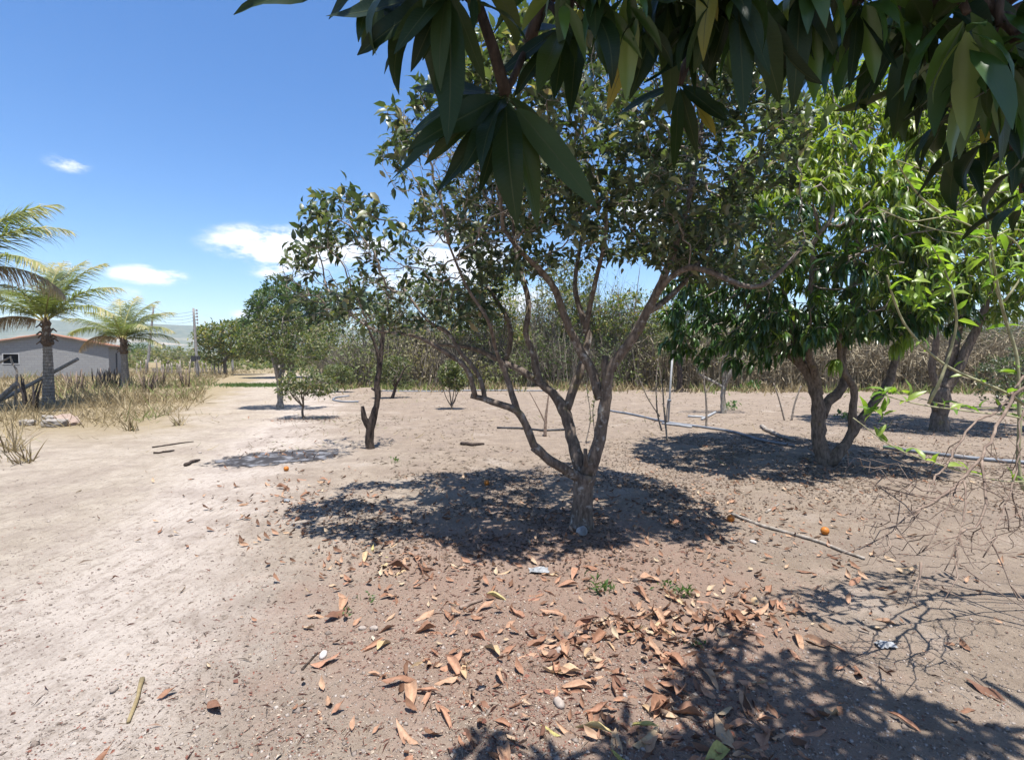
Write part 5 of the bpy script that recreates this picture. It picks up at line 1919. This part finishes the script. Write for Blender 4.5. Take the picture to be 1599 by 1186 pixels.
# ------------------------------------------------------------------ ash patch, log, sticks, oranges, scraps
def ash_patch():
    m, N, L = new_mat('wood_ash')
    out = N.new('ShaderNodeOutputMaterial')
    geo = N.new('ShaderNodeNewGeometry')
    tcn = N.new('ShaderNodeAttribute')
    tcn.attribute_name = 'edge'
    n1 = noise(N, L, geo.outputs['Position'], 5, 6, .65)
    n2 = noise(N, L, geo.outputs['Position'], 40, 5, .7)
    c = mixc(N, L, smooth(N, L, n1, .46, .64), (.04, .038, .04), (.17, .17, .18))
    c = mixc(N, L, mth(N, L, 'MULTIPLY', smooth(N, L, n2, .55, .65), .6), c, (.025, .024, .025))
    p = N.new('ShaderNodeBsdfPrincipled')
    L.new(c, p.inputs['Base Color'])
    p.inputs['Roughness'].default_value = 1
    p.inputs['Specular IOR Level'].default_value = .05
    tr = N.new('ShaderNodeBsdfTransparent')
    mx = N.new('ShaderNodeMixShader')
    f = smooth(N, L, mth(N, L, 'ADD', tcn.outputs['Fac'], mth(N, L, 'MULTIPLY', mth(N, L, 'SUBTRACT', noise(N, L, geo.outputs['Position'], 9, 6, .7), .5), 1.5)), .10, .34)
    L.new(f, mx.inputs[0])
    L.new(tr.outputs[0], mx.inputs[1])
    L.new(p.outputs[0], mx.inputs[2])
    L.new(mx.outputs[0], out.inputs[0])
    c0, c1 = G(318, 724), G(548, 706)
    ctr = (c0 + c1) / 2
    ux = (c1 - c0)[:2]
    la = np.linalg.norm(ux) / 2
    ux = ux / (2 * la)
    uy = np.array([-ux[1], ux[0]])
    lb = .62
    nr, na = 26, 90
    rr = np.linspace(0, 1, nr)
    aa = np.arange(na) / na * 2 * np.pi
    Rg, Ag = np.meshgrid(rr, aa, indexing='ij')
    xy = ctr[:2] + (Rg * np.cos(Ag))[..., None] * ux * la * 1.12 + (Rg * np.sin(Ag))[..., None] * uy * lb * 1.25
    z = H(xy[..., 0], xy[..., 1]) + .006 + .012 * (1 - Rg) * (vnoise(xy[..., 0] * 9, xy[..., 1] * 9, 3) + .2)
    V = np.concatenate([xy, z[..., None]], -1).reshape(-1, 3)
    i = np.arange(nr - 1)[:, None] * na
    j = np.arange(na)[None]
    k = (j + 1) % na
    Fq = np.stack([i + j, i + na + j, i + na + k, i + k], -1).reshape(-1, 4)
    me = mesh_np('ash_patch', V, Fq, m)
    at = me.attributes.new('edge', 'FLOAT', 'POINT')
    at.data.foreach_set('value', (1 - Rg).ravel()[:len(me.vertices)].astype(np.float32))
    tag(link('ash_patch', me), 'grey and white ash of a burnt fire on the sandy ground', 'ash')


ash_patch()


def ground_stick(name, label, pts, r, mat, cat='stick', lift=.0, wob=.012, group=None):
    S = ground_path(pts, r, lift)
    S[1:-1, :2] += rng.normal(size=(len(S) - 2, 2)) * wob
    mb = MB()
    mb.tube(S, np.linspace(r, r * .6, len(S)), 7, gnarl=.3)
    return tag(build(mb, name, mat), label, cat, group)


ground_stick('log', 'short dark log lying on pale soil behind the shade patch', [(720, 694), (738, 696), (756, 695)], .035, M['bark_dark'], 'log')
ground_stick('stick', 'long pale fallen branch lying across the soil right of the trunk', [(1143, 804), (1190, 822), (1240, 836), (1290, 852), (1350, 874)], .017, M['wood'], wob=.006)
ground_stick('stick', 'stout bleached branch lying in the mango shade', [(1190, 668), (1215, 682), (1240, 690)], .05, M['wood'])
ground_stick('stick', 'dry pale stalk lying on the open track at the front', [(222, 1062), (215, 1090), (200, 1130)], .011, M['straw'], wob=.003)
ground_stick('stick', 'dark twig lying on the track beyond the ash', [(238, 699), (270, 694), (302, 690)], .014, M['bark_dark'])
ground_stick('stick', 'short dark stick near the ash patch', [(240, 708), (256, 707), (272, 704)], .02, M['bark_dark'])
ground_stick('stick', 'charred stick end at the edge of the ash', [(289, 728), (300, 723), (312, 720)], .03, M['bark_dark'])
ground_stick('stick', 'brown broken stick among the central litter', [(718, 951), (735, 945), (753, 938)], .014, M['twig_dry'], wob=.003)
ground_stick('stick', 'dark bent twig beside a pale pebble on the litter edge', [(472, 1046), (482, 1034), (496, 1020)], .007, M['bark_dark'], wob=.003)
ground_stick('stick', 'short pale stick near the mango shade edge', [(1196, 801), (1206, 795), (1216, 788)], .012, M['wood'], wob=.003)


def orange_fruit(px, py, label):
    g = G(px, py)
    root = thing('orange', tuple(g), label, 'orange')
    mb = MB()
    r = .036
    t = np.linspace(-1, 1, 11) * math.pi / 2
    mb.tube(np.stack([t * 0 + g[0], t * 0 + g[1], g[2] + r * .9 + np.sin(t) * r], -1), np.maximum(np.cos(t) * r, .001), 14)
    build(mb, 'peel', M['orange'], root)
    mb = MB()
    c = g + np.array([.004, 0, r * 1.9])
    mb.tube(np.array([c - [0, 0, .004], c + [0, 0, .003]]), [.006, .004], 6)
    build(mb, 'stem_scar', M['bark_plain'], root)


M['orange'] = mat_plain('orange_peel', (.30, .095, .012), (.40, .14, .02), 40, .5, .3, dist=.002)
orange_fruit(447, 735, 'small orange fruit lying beside the ash patch')
orange_fruit(1141, 814, 'small orange fruit at the near end of the long fallen branch')
orange_fruit(1288, 834, 'small orange fruit lying just beyond the middle of the fallen branch')
orange_fruit(760, 757, 'small orange fruit in the shade patch left of the trunk')


def ring_and_scraps():
    g = G(908, 834)
    root = thing('pipe_ring', tuple(g), 'short white plastic pipe ring at the foot of the orange tree', 'pipe ring')
    ax = norm(np.array([.45, -.75, .45]))
    c = g + np.array([0, -.02, .036])
    mb = MB()
    P = np.array([c - ax * .03, c + ax * .03, c + ax * .03, c - ax * .028])
    mb.tube(P, [.040, .040, .031, .031], 18, cap=False)
    build(mb, 'ring', M['pvc_white'], root)
    mb = MB()
    mb.tube(np.array([c - ax * .030, c - ax * .018]), .0315, 16)
    build(mb, 'inner_stop', M['pvc'], root)
    # crumpled plastic scraps
    m = mat_plain('white_plastic', (.17, .175, .18), (.27, .275, .28), 10, .5, .3)
    for (px, py, s, lb) in [(842, 893, .14, 'crumpled whitish plastic scrap at the shade edge'), (1383, 1010, .09, 'thin white plastic scrap on the sunny soil at the right'),
                            (446, 783, .09, 'small white scrap among orange leaves by the shade')]:
        g = G(px, py)
        n = 9
        u = np.linspace(-1, 1, n)
        X, Y = np.meshgrid(u, u)
        Z = .018 + .03 * vnoise(X * 2.3 + px, Y * 2.3, 5) * (1 - .4 * (X ** 2 + Y ** 2))
        V = np.stack([g[0] + X * s * .5 * (1 + .2 * rng.normal(size=X.shape) * .3), g[1] + Y * s * .33, g[2] + Z - .008], -1).reshape(-1, 3) + rng.normal(size=(n * n, 3)) * .003
        i = np.arange(n - 1)[:, None] * n + np.arange(n - 1)[None]
        o = link('plastic_scrap', mesh_np('plastic_scrap', V, np.stack([i, i + 1, i + n + 1, i + n], -1).reshape(-1, 4), m, False))
        tag(o, lb, 'scrap')


ring_and_scraps()


# ------------------------------------------------------------------ fallen leaves
FALLEN = leaf_meshes('fallen_leaf', M['fallen'], [dict(n=9, W=.26 + .05 * (k % 3), curve=[-.22, .28, -.40, .15, -.1][k % 5], fold=[.5, .2, -.3, .8][k % 4], wave=.10 + .05 * (k % 3),
                                                      roll=[0, 1.2, 1.8, .7][k % 4], twist=[.35, -.5, .2, .7, -.3, 0][k % 6], bend_side=[.08, -.1, .15, 0][k % 4], stalk=.05) for k in range(12)])


def place_fallen():
    spots = []
    # clusters read off the photograph: centre px, spread px, count
    for (cx, cy, sx, sy, n) in [(600, 885, 40, 18, 16), (470, 780, 45, 22, 16), (1000, 985, 50, 22, 26), (1110, 955, 50, 20, 18), (1180, 965, 40, 15, 10), (1245, 990, 18, 9, 6),
                                (1010, 1075, 70, 40, 20), (1090, 1130, 90, 40, 30), (950, 1150, 70, 30, 18), (1180, 1165, 70, 25, 14), (690, 1010, 90, 50, 20), (640, 1110, 60, 40, 8), (800, 1060, 90, 50, 16),
                                (900, 1020, 70, 40, 12), (900, 920, 60, 20, 12), (720, 950, 60, 25, 6), (560, 900, 80, 40, 8), (1120, 830, 60, 20, 6), (860, 780, 80, 25, 6), (430, 755, 40, 15, 4)]:
        for _ in range(n):
            spots.append((random.gauss(cx, sx), random.gauss(cy, sy)))
    spots += [(1290, 866), (1240, 893), (1370, 888), (1396, 893), (1345, 905), (1335, 1038), (1365, 1036), (1402, 975), (1580, 1100), (1590, 1130), (1385, 1115), (1275, 970), (685, 1050), (700, 1045), (579, 1076), (511, 1088),
              (650, 1120), (655, 1165), (905, 1115), (918, 1110), (660, 985), (680, 955), (175, 1160), (345, 1120), (10, 1035), (305, 845), (330, 758), (250, 797), (215, 798), (470, 925), (300, 766), (1500, 905), (1310, 880),
              (1330, 990), (1250, 940), (1490, 1090), (830, 960), (990, 700), (680, 700), (1035, 765), (1270, 790)]
    n = 0
    zones = [(600, 885, 'in the small heap at the tip of the tree shade'), (470, 780, 'in the orange scatter before the ash patch'), (1010, 985, 'in the pile between the weed tufts and the dark shadow'),
             (1130, 955, 'heaped just behind the near shadow edge'), (1070, 1125, 'inside the near shadow cast from overhead'), (700, 1040, 'on the bare litter in open sun'), (890, 900, 'at the edge of the orange tree shade'),
             (1380, 930, 'on the sunny soil around the long fallen branch'), (1400, 1090, 'beyond the right side of the near shadow'), (200, 900, 'alone on the pale track'), (860, 770, 'within the orange tree shade')]
    for (px, py) in spots:
        if n >= 296:
            break
        if py < 640 or py > 1260:
            continue
        g = G(px, py)
        o = bpy.data.objects.new('fallen_leaf', FALLEN[n % len(FALLEN)])
        COL.objects.link(o)
        s = random.uniform(.10, .19) if py > 700 else .16
        a = random.random() * 6.28
        D = np.array([math.cos(a), math.sin(a), random.gauss(.0, .06)])
        Nn = np.array([random.gauss(0, .2), random.gauss(0, .2), 1 if random.random() < .7 else -1])
        orient(o, (g[0], g[1], g[2] + .012), D, Nn, s)
        V = np.array([v.co for v in FALLEN[n % len(FALLEN)].vertices])
        mw = np.array(o.matrix_basis)
        zz = (V @ mw[:3, :3].T)[:, 2].min()
        o.location.z = g[2] - zz - .012
        z = min(zones, key=lambda q: (q[0] - px) ** 2 + 2 * (q[1] - py) ** 2)[2]
        tag(o, 'dry curled brown mango leaf ' + z, 'fallen leaf', 'fallen mango leaves ' + z)
        n += 1
    # the smaller rest
    P = []
    for (cx, cy, sx, sy, k) in [(600, 885, 60, 25, 90), (480, 790, 60, 35, 190), (1010, 985, 80, 28, 170), (1120, 965, 80, 25, 110), (1080, 1120, 130, 50, 70), (780, 1020, 200, 90, 150), (900, 850, 220, 50, 300),
                                (1080, 790, 140, 30, 260), (1270, 730, 150, 25, 300), (1300, 880, 200, 60, 120), (480, 655, 40, 4, 30), (440, 712, 40, 4, 50), (650, 800, 120, 30, 160), (1480, 680, 90, 12, 90), (330, 800, 120, 60, 40)]:
        for _ in range(k):
            P.append((random.gauss(cx, sx), random.gauss(cy, sy)))
    P = np.array([G(*p) for p in P if 610 < p[1] < 1250])
    k = len(P)
    a = rng.random(k) * 6.28
    D = np.stack([np.cos(a), np.sin(a), rng.normal(size=k) * .2], -1)
    S = .03 + .07 * rng.random(k)
    tV, tq, _ = leaf_grid(n=6, W=.34, curve=-.6, fold=.5, wave=.2, twist=.9, stalk=0)
    P[:, 2] += .012
    o = link('leaf_litter', scatter_mesh('leaf_litter', tV, tq, P, D, np.stack([rng.normal(size=k) * .4, rng.normal(size=k) * .4, np.ones(k)], -1), S, M['fallen_stuff'], smooth=True))
    tag(o, 'scattered small broken brown leaves on the orchard floor', 'leaf litter', kind='stuff')


place_fallen()


def fine_litter():
    n = 130000
    px = rng.uniform(-40, 1640, n)
    py = 600 + 640 * rng.random(n) ** .75
    d = np.stack([(px - 799.5) / F, _cp + (593 - py) / F * _sp, -_sp + (593 - py) / F * _cp], -1)
    t = EYE / -d[:, 2]
    x, y = d[:, 0] * t, d[:, 1] * t
    w = np.exp(-(((px - 780) / 330) ** 2 + ((py - 1010) / 150) ** 2)) + .8 * np.exp(-(((px - 930) / 420) ** 2 + ((py - 830) / 70) ** 2)) + .7 * np.exp(-(((px - 1300) / 330) ** 2 + ((py - 760) / 90) ** 2)) + .10
    w = w * (.35 + 1.3 * vnoise(x * 2.1, y * 2.1, 12))
    k = rng.random(n) < w * .85
    x, y = x[k], y[k]
    n = len(x)
    P = np.stack([x, y, H(x, y) + .003], -1)
    a = rng.random(n) * 6.28
    D = np.stack([np.cos(a), np.sin(a), rng.normal(size=n) * .18], -1)
    S = np.exp(rng.normal(size=n) * .55) * .0072
    long = rng.random(n) < .22
    W = S * .55
    S[long] *= 3.4
    W[long] = .0035
    o = link('fine_litter', scatter_mesh('fine_litter', LEAF4_V, LEAF4_F, P, D, np.stack([rng.normal(size=n) * .4, rng.normal(size=n) * .4, np.ones(n)], -1), S, M['litter'], W=W))
    tag(o, 'fine reddish brown litter of chips and twig bits on the soil', 'litter', kind='stuff')
    # crumbs of soil and small stones
    n = 34000
    px = rng.uniform(-40, 1640, n)
    py = 640 + 600 * rng.random(n) ** .8
    d = np.stack([(px - 799.5) / F, _cp + (593 - py) / F * _sp, -_sp + (593 - py) / F * _cp], -1)
    t = EYE / -d[:, 2]
    x, y = d[:, 0] * t, d[:, 1] * t
    k = rng.random(n) < (.25 + vnoise(x * 1.3, y * 1.3, 31))
    x, y = x[k], y[k]
    n = len(x)
    P = np.stack([x, y, H(x, y)], -1)
    oc = np.array([[1, 0, 0], [-1, 0, 0], [0, 1, 0], [0, -1, 0], [0, 0, .8], [0, 0, -.5]]) * .5
    of = np.array([[0, 2, 4], [2, 1, 4], [1, 3, 4], [3, 0, 4], [2, 0, 5], [1, 2, 5], [3, 1, 5], [0, 3, 5]])
    S = np.exp(rng.normal(size=n) * .6) * .0065
    o = link('soil_crumbs', scatter_mesh('soil_crumbs', oc, of, P, np.stack([rng.normal(size=n), rng.normal(size=n), rng.normal(size=n) * .3], -1), np.stack([rng.normal(size=n) * .3, rng.normal(size=n) * .3, np.ones(n)], -1), S, M['clod'],
                                         W=S * (.7 + .6 * rng.random(n)), smooth=True))
    tag(o, 'crumbs of dry soil and grit over the ground', 'soil crumbs', kind='stuff')


fine_litter()


def litter_mats():
    out = []
    for (px, py, rx, ry, n) in [(820, 790, 2.2, 1.7, 11000), (1270, 720, 3.3, 2.6, 16000), (1480, 668, 2.6, 2.0, 6000), (480, 655, 1.0, .7, 900)]:  # dark leaf litter, laid where tree shade falls to deepen it
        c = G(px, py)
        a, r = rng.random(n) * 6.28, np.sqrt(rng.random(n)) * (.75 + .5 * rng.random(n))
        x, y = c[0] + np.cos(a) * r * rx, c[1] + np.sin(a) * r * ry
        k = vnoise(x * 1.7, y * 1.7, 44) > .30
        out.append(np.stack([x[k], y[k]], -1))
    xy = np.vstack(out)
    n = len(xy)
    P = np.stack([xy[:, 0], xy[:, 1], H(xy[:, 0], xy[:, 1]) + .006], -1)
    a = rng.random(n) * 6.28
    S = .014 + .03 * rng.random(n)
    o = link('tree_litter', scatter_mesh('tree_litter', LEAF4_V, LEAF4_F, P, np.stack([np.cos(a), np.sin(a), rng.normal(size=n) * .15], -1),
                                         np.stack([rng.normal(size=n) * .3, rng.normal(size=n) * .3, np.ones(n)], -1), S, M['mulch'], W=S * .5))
    tag(o, 'mats of dark rotting leaves on the soil, deepening the shade beneath the trees', 'leaf litter', kind='stuff')
    # straw scraps and crumbs on the open soil farther back
    n = 16000
    y = 6 + 20 * rng.random(n) ** 1.2
    x = rng.uniform(-.75, 1.1, n) * y
    k = (vnoise(x * .9, y * .9, 15) > .42) & (x + .36 * y > -1.5)
    x, y = x[k], y[k]
    n = len(x)
    a = rng.random(n) * 6.28
    S = .03 + .10 * rng.random(n) ** 2
    o = link('straw_scraps', scatter_mesh('straw_scraps', LEAF4_V, LEAF4_F, np.stack([x, y, H(x, y) + .005], -1), np.stack([np.cos(a), np.sin(a), rng.normal(size=n) * .12], -1),
                                          np.stack([rng.normal(size=n) * .4, rng.normal(size=n) * .4, np.ones(n)], -1), S, M['scraps'], W=np.clip(S * .3, .006, .014)))
    tag(o, 'scraps of straw and bark over the open orchard soil', 'litter', kind='stuff')


litter_mats()


def pebble(px, py, s, mat, label, nm='stone', cat='stone'):
    import bmesh
    g = G(px, py)
    bm = bmesh.new()
    bmesh.ops.create_icosphere(bm, subdivisions=2, radius=.5)
    for v in bm.verts:
        v.co *= 1 + random.uniform(-.08, .08)
        v.co = Vector((v.co.x * s, v.co.y * s * .62, v.co.z * s * .5))
    me = bpy.data.meshes.new(nm)
    bm.to_mesh(me)
    bm.free()
    me.materials.append(mat)
    for p in me.polygons:
        p.use_smooth = True
    o = bpy.data.objects.new(nm, me)
    COL.objects.link(o)
    o.location = (g[0], g[1], g[2] + s * .15)
    o.rotation_euler = (0, random.uniform(-.2, .2), random.random() * 6)
    tag(o, label, cat)


mst = mat_plain('dull_mango_stone', (.19, .155, .13), (.33, .28, .24), 30, .9, .4)
mgr = mat_plain('grey_stone', (.34, .31, .29), (.5, .46, .42), 20, .9, .4)
for (px, py, s, mt, lb) in [(505, 1024, .06, mgr, 'pale flat pebble beside the dark bent twig'), (566, 982, .05, mst, 'dull brown mango stone lying left of its twin on the litter'), (584, 982, .055, mst, 'dull brown mango stone lying right of its twin on the litter'),
                            (874, 1018, .07, mst, 'oval brown mango stone near the leaf pile'), (873, 1100, .07, mst, 'grey brown mango stone in front of the oval one'), (752, 1075, .05, mst, 'small dark mango stone by the broad pale leaf'),
                            (1176, 847, .06, mgr, 'grey stone under the fallen branch'), (178, 1078, .05, mst, 'dark flat pebble on the open track')]:
    pebble(px, py, s, mt, lb)


def weeds():
    for (px, py, n, s, lb) in [(940, 925, 26, .10, 'small green weed tuft at the edge of the orange tree shade'), (1062, 930, 26, .09, 'small green weed tuft among piled brown leaves'), (1035, 918, 12, .06, 'tiny green weed beside the larger weed tuft'),
                               (574, 938, 10, .06, 'tiny green seedling on the litter'), (617, 722, 14, .10, 'green sprig at the far edge of the shade patch'), (542, 958, 8, .05, 'tiny dull seedling left of the litter'),
                               (1085, 1010, 10, .05, 'tiny green sprout beside the dark shadow edge'), (1172, 610, 40, .5, 'green weedy clump at the foot of the cane'), (1205, 600, 40, .5, 'yellow green weeds before the cane'), (1320, 655, 24, .25, 'green weeds behind the mango stems'),
                               (1142, 640, 24, .3, 'green shoots round the pale barked tree'), (1430, 606, 60, .5, 'strip of green weeds behind the pale ground')]:
        g = G(px, py)
        root = thing('weed', tuple(g), lb, 'weed')
        for part, fr in (('stem', .3), ('leaves', 1)):
            k = max(4, int(n * fr))
            D = np.stack([rng.normal(size=k) * .7, rng.normal(size=k) * .7, np.ones(k)], -1)
            P = np.repeat(g[None], k, 0) + rng.normal(size=(k, 3)) * np.array([1, 1, 0]) * s * (.25 if part == 'stem' else .5)
            if part == 'leaves':
                P[:, 2] = g[2] + rng.random(k) * s * .7
                me = scatter_mesh(part, LEAF4_V, LEAF4_F, P, D + unit(k) * .6, unit(k) + np.array([0, 0, 1.2]), s * (.35 + .4 * rng.random(k)), M['weed'], W=s * .25 * np.ones(k))
            else:
                me = scatter_mesh(part, BLADE_V, BLADE_F, P, D, unit(k), s * (.7 + .6 * rng.random(k)), M['weed'], W=s * .05 * np.ones(k))
            link(part, me, root, 'stuff')
    # strappy dry plants at the lower left field edge
    for (px, py, s, lb) in [(20, 705, .75, 'strappy dry grass clump at the edge of the track'), (208, 672, .38, 'small thin grass clump on the pale track'), (280, 664, .4, 'arching thin grass tuft beside the track'), (40, 722, .4, 'low straw tuft before the strappy clump')]:
        g = G(px, py)
        k = 26
        D = np.stack([rng.normal(size=k) * .6, rng.normal(size=k) * .6, np.ones(k)], -1)
        P = np.repeat(g[None], k, 0) + rng.normal(size=(k, 3)) * np.array([.06, .06, 0])
        o = link('grass_tuft', scatter_mesh('grass_tuft', BLADE_V, BLADE_F, P - [0, 0, .02], D, unit(k), s * (.5 + .7 * rng.random(k)), M['straw'], W=np.full(k, .022)))
        tag(o, lb, 'grass tuft')
        o['kind'] = 'stuff'


weeds()


# ------------------------------------------------------------------ shrubs reaching in from the right
def side_shrubs():
    base = np.array([3.75, 3.1, Hs(3.75, 3.1)])
    root = thing('leggy_shrub', tuple(base), 'leggy shrub with long pale stems and few bright leaves', 'shrub')
    hub = base + np.array([0, 0, .05])
    stems = [
        ([(1640, 720, 3.1), (1600, 632, 3.0), (1480, 572, 2.9), (1420, 516, 2.8), (1396, 468, 2.75), (1385, 430, 2.7)], .013),
        ([(1680, 700, 3.1), (1600, 655, 3.0), (1520, 643, 2.9), (1440, 632, 2.8), (1384, 618, 2.7)], .009),
        ([(1700, 690, 3.2), (1600, 640, 3.3), (1500, 636, 3.2), (1400, 612, 3.1)], .006),
        ([(1598, 760, 3.2), (1592, 650, 3.2), (1588, 560, 3.2), (1566, 485, 3.2), (1553, 420, 3.15), (1545, 370, 3.1), (1535, 300, 3.0)], .016),
        ([(1572, 500, 3.2), (1552, 440, 3.1), (1545, 390, 3.1), (1560, 340, 3.0)], .007),
        ([(1568, 470, 3.2), (1590, 440, 3.2), (1605, 400, 3.2)], .008),
        ([(1450, 630, 2.85), (1470, 590, 2.8), (1486, 540, 2.8), (1494, 500, 2.75), (1486, 452, 2.7), (1470, 410, 2.7), (1455, 385, 2.65)], .009),
        ([(1600, 400, 3.0), (1540, 365, 2.9), (1480, 340, 2.8), (1420, 345, 2.8), (1370, 322, 2.7)], .008),
        ([(1610, 380, 2.8), (1540, 372, 2.8), (1460, 358, 2.8), (1400, 338, 2.7), (1372, 326, 2.7)], .006),
        ([(1620, 330, 2.7), (1560, 300, 2.7), (1500, 285, 2.7), (1400, 250, 2.6)], .007),
        ([(1480, 340, 2.8), (1440, 310, 2.8), (1410, 270, 2.7), (1390, 230, 2.6)], .006),
        ([(1640, 760, 2.9), (1560, 750, 2.8), (1490, 732, 2.7), (1400, 700, 2.7), (1332, 652, 2.7)], .007),
        ([(1600, 300, 2.9), (1540, 285, 2.9), (1520, 275, 2.9), (1470, 300, 2.8)], .005),
    ]
    Pl, Dl = [], []
    for k, (pts, r) in enumerate(stems):
        W = np.array([A(*p) for p in pts])
        W[:, 2] = np.maximum(W[:, 2], .12)
        if pts[0][0] > 1597 and k not in (4, 5):
            W = np.vstack([hub, (hub + W[0]) / 2 + [.05, 0, .1], W])
        S = spline(W, .05)
        mb = MB()
        mb.tube(S, np.linspace(r, r * .35, len(S)), 6, gnarl=.12)
        build(mb, 'stem', M['twig_green'], root)
        m = 16
        q = rng.integers(len(S) // 2, len(S), m)
        Pl.append(S[q])
        Dl.append(unit(m) + np.array([0, 0, .5]))
    # leaf rosettes
    for (px, py, Y) in [(1430, 466, 2.85), (1436, 478, 2.85), (1488, 448, 2.75), (1456, 395, 2.7), (1372, 640, 2.75), (1376, 612, 2.75), (1490, 425, 2.7), (1505, 380, 2.8), (1552, 360, 2.9), (1590, 345, 2.9), (1582, 420, 3.1), (1425, 440, 2.8)]:
        c = A(px, py, Y)
        m = 9
        Pl.append(np.repeat(c[None], m, 0) + rng.normal(size=(m, 3)) * .02)
        Dl.append(unit(m) + np.array([0, 0, .4]))
    P, D = np.vstack(Pl), np.vstack(Dl)
    S = .05 + .06 * rng.random(len(P))
    link('foliage', scatter_mesh('foliage', LEAF8_V, LEAF8_F, P, D, unit(len(P)) + np.array([0, 0, 1.2]), S, M['shoot'], W=S * .38, smooth=True), root, 'stuff')
    # dry dark twiggy branch arching down to the soil
    b2 = np.array([3.3, 2.3, Hs(3.3, 2.3)])
    root = thing('dead_shrub', tuple(b2), 'dry leafless shrub with dark twigs drooping to the soil', 'shrub')
    tw = [
        ([(1610, 585, 3.0), (1560, 640, 2.9), (1520, 662, 2.8), (1480, 720, 2.7), (1452, 756, 2.6)], .011),
        ([(1610, 600, 2.8), (1570, 640, 2.8), (1545, 690, 2.7), (1532, 712, 2.65), (1500, 752, 2.6), (1470, 775, 2.5), (1425, 800, 2.45)], .013),
        ([(1500, 752, 2.6), (1480, 790, 2.5), (1460, 830, 2.45), (1440, 860, 2.45)], .006),
        ([(1505, 750, 2.6), (1505, 800, 2.5), (1490, 860, 2.4), (1475, 890, 2.4)], .005),
        ([(1532, 715, 2.65), (1540, 770, 2.55), (1530, 815, 2.5), (1500, 830, 2.45), (1470, 845, 2.4)], .008),
        ([(1600, 640, 2.7), (1592, 720, 2.6), (1570, 790, 2.5), (1548, 845, 2.4), (1535, 870, 2.4)], .007),
        ([(1548, 845, 2.4), (1570, 890, 2.35), (1590, 930, 2.3)], .004),
        ([(1480, 775, 2.55), (1430, 760, 2.55), (1370, 742, 2.5)], .004),
        ([(1500, 765, 2.55), (1440, 775, 2.5), (1330, 745, 2.5)], .004),
        ([(1452, 756, 2.6), (1440, 790, 2.5), (1420, 815, 2.45)], .004),
        ([(1530, 760, 2.55), (1570, 780, 2.5), (1600, 795, 2.5)], .004),
        ([(1425, 800, 2.45), (1400, 820, 2.4), (1385, 835, 2.4)], .004),
        ([(1500, 830, 2.45), (1490, 870, 2.4), (1510, 890, 2.35)], .0035),
        ([(1438, 878, 2.35), (1436, 905, 2.3)], .007),
    ]
    allS = []
    for k, (pts, r) in enumerate(tw):
        W = np.array([A(*p) for p in pts])
        W[:, 2] = np.maximum(W[:, 2], H(W[:, 0], W[:, 1]) + .008)
        if pts[0][0] >= 1600 and pts[0][1] < 650:
            W = np.vstack([b2 + [0, 0, -.03], b2 + [-.03, .1, .7], (b2 + [0, .2, 1.4] + W[0]) / 2, W])
        S = spline(W, .04)
        S[1:-1] += rng.normal(size=(len(S) - 2, 3)) * .004
        allS.append(S[len(S) // 2::3])
        mb = MB()
        mb.tube(S, np.linspace(r, r * .45, len(S)), 6, gnarl=.2)
        build(mb, 'twig', M['twig_dry'], root)
        for q in range(4):
            i = random.randrange(len(S) // 2, len(S))
            e = S[i] + np.append(rng.normal(size=2) * .12, -abs(rng.normal()) * .08)
            e[2] = max(e[2], Hs(e[0], e[1]) + .005)
            mb = MB()
            mb.tube(np.array([S[i], (S[i] + e) / 2 + rng.normal(size=3) * .015, e]), [.003, .0025, .0015], 5)
            build(mb, 'twig', M['twig_dry'], root)

    att = np.array([A(random.uniform(1330, 1640), random.uniform(690, 885), random.uniform(2.2, 2.9)) for _ in range(230)])
    att = att[att[:, 2] > H(att[:, 0], att[:, 1]) + .04]
    nodes, par = colonize(np.vstack(allS), att, .06, .06, 30, .3)
    ns = len(np.vstack(allS))
    rr, _ = pipe_radii(par, ns, .0014, rmax=.005)
    lines, _ = chains(par, rr, ns)
    build(twig_mesh(nodes, par, rr, ns, lines), 'twiglets', M['twig_dry'], root, kind='stuff')


side_shrubs()


# ------------------------------------------------------------------ dry haze in the air
def haze():
    m, N, L = new_mat('dry_haze')
    out = N.new('ShaderNodeOutputMaterial')
    v = N.new('ShaderNodeVolumePrincipled')
    v.inputs['Color'].default_value = (.80, .88, 1.0, 1)
    v.inputs['Density'].default_value = 0.00032
    v.inputs['Anisotropy'].default_value = 0.2
    L.new(v.outputs[0], out.inputs['Volume'])
    mb = MB()
    mb.box((0, 1400, 66), (6900, 4400, 136))
    o = build(mb, 'haze', m, smooth=False)
    tag(o, 'thin pale haze over the distant ridge', 'haze', kind='stuff')


haze()
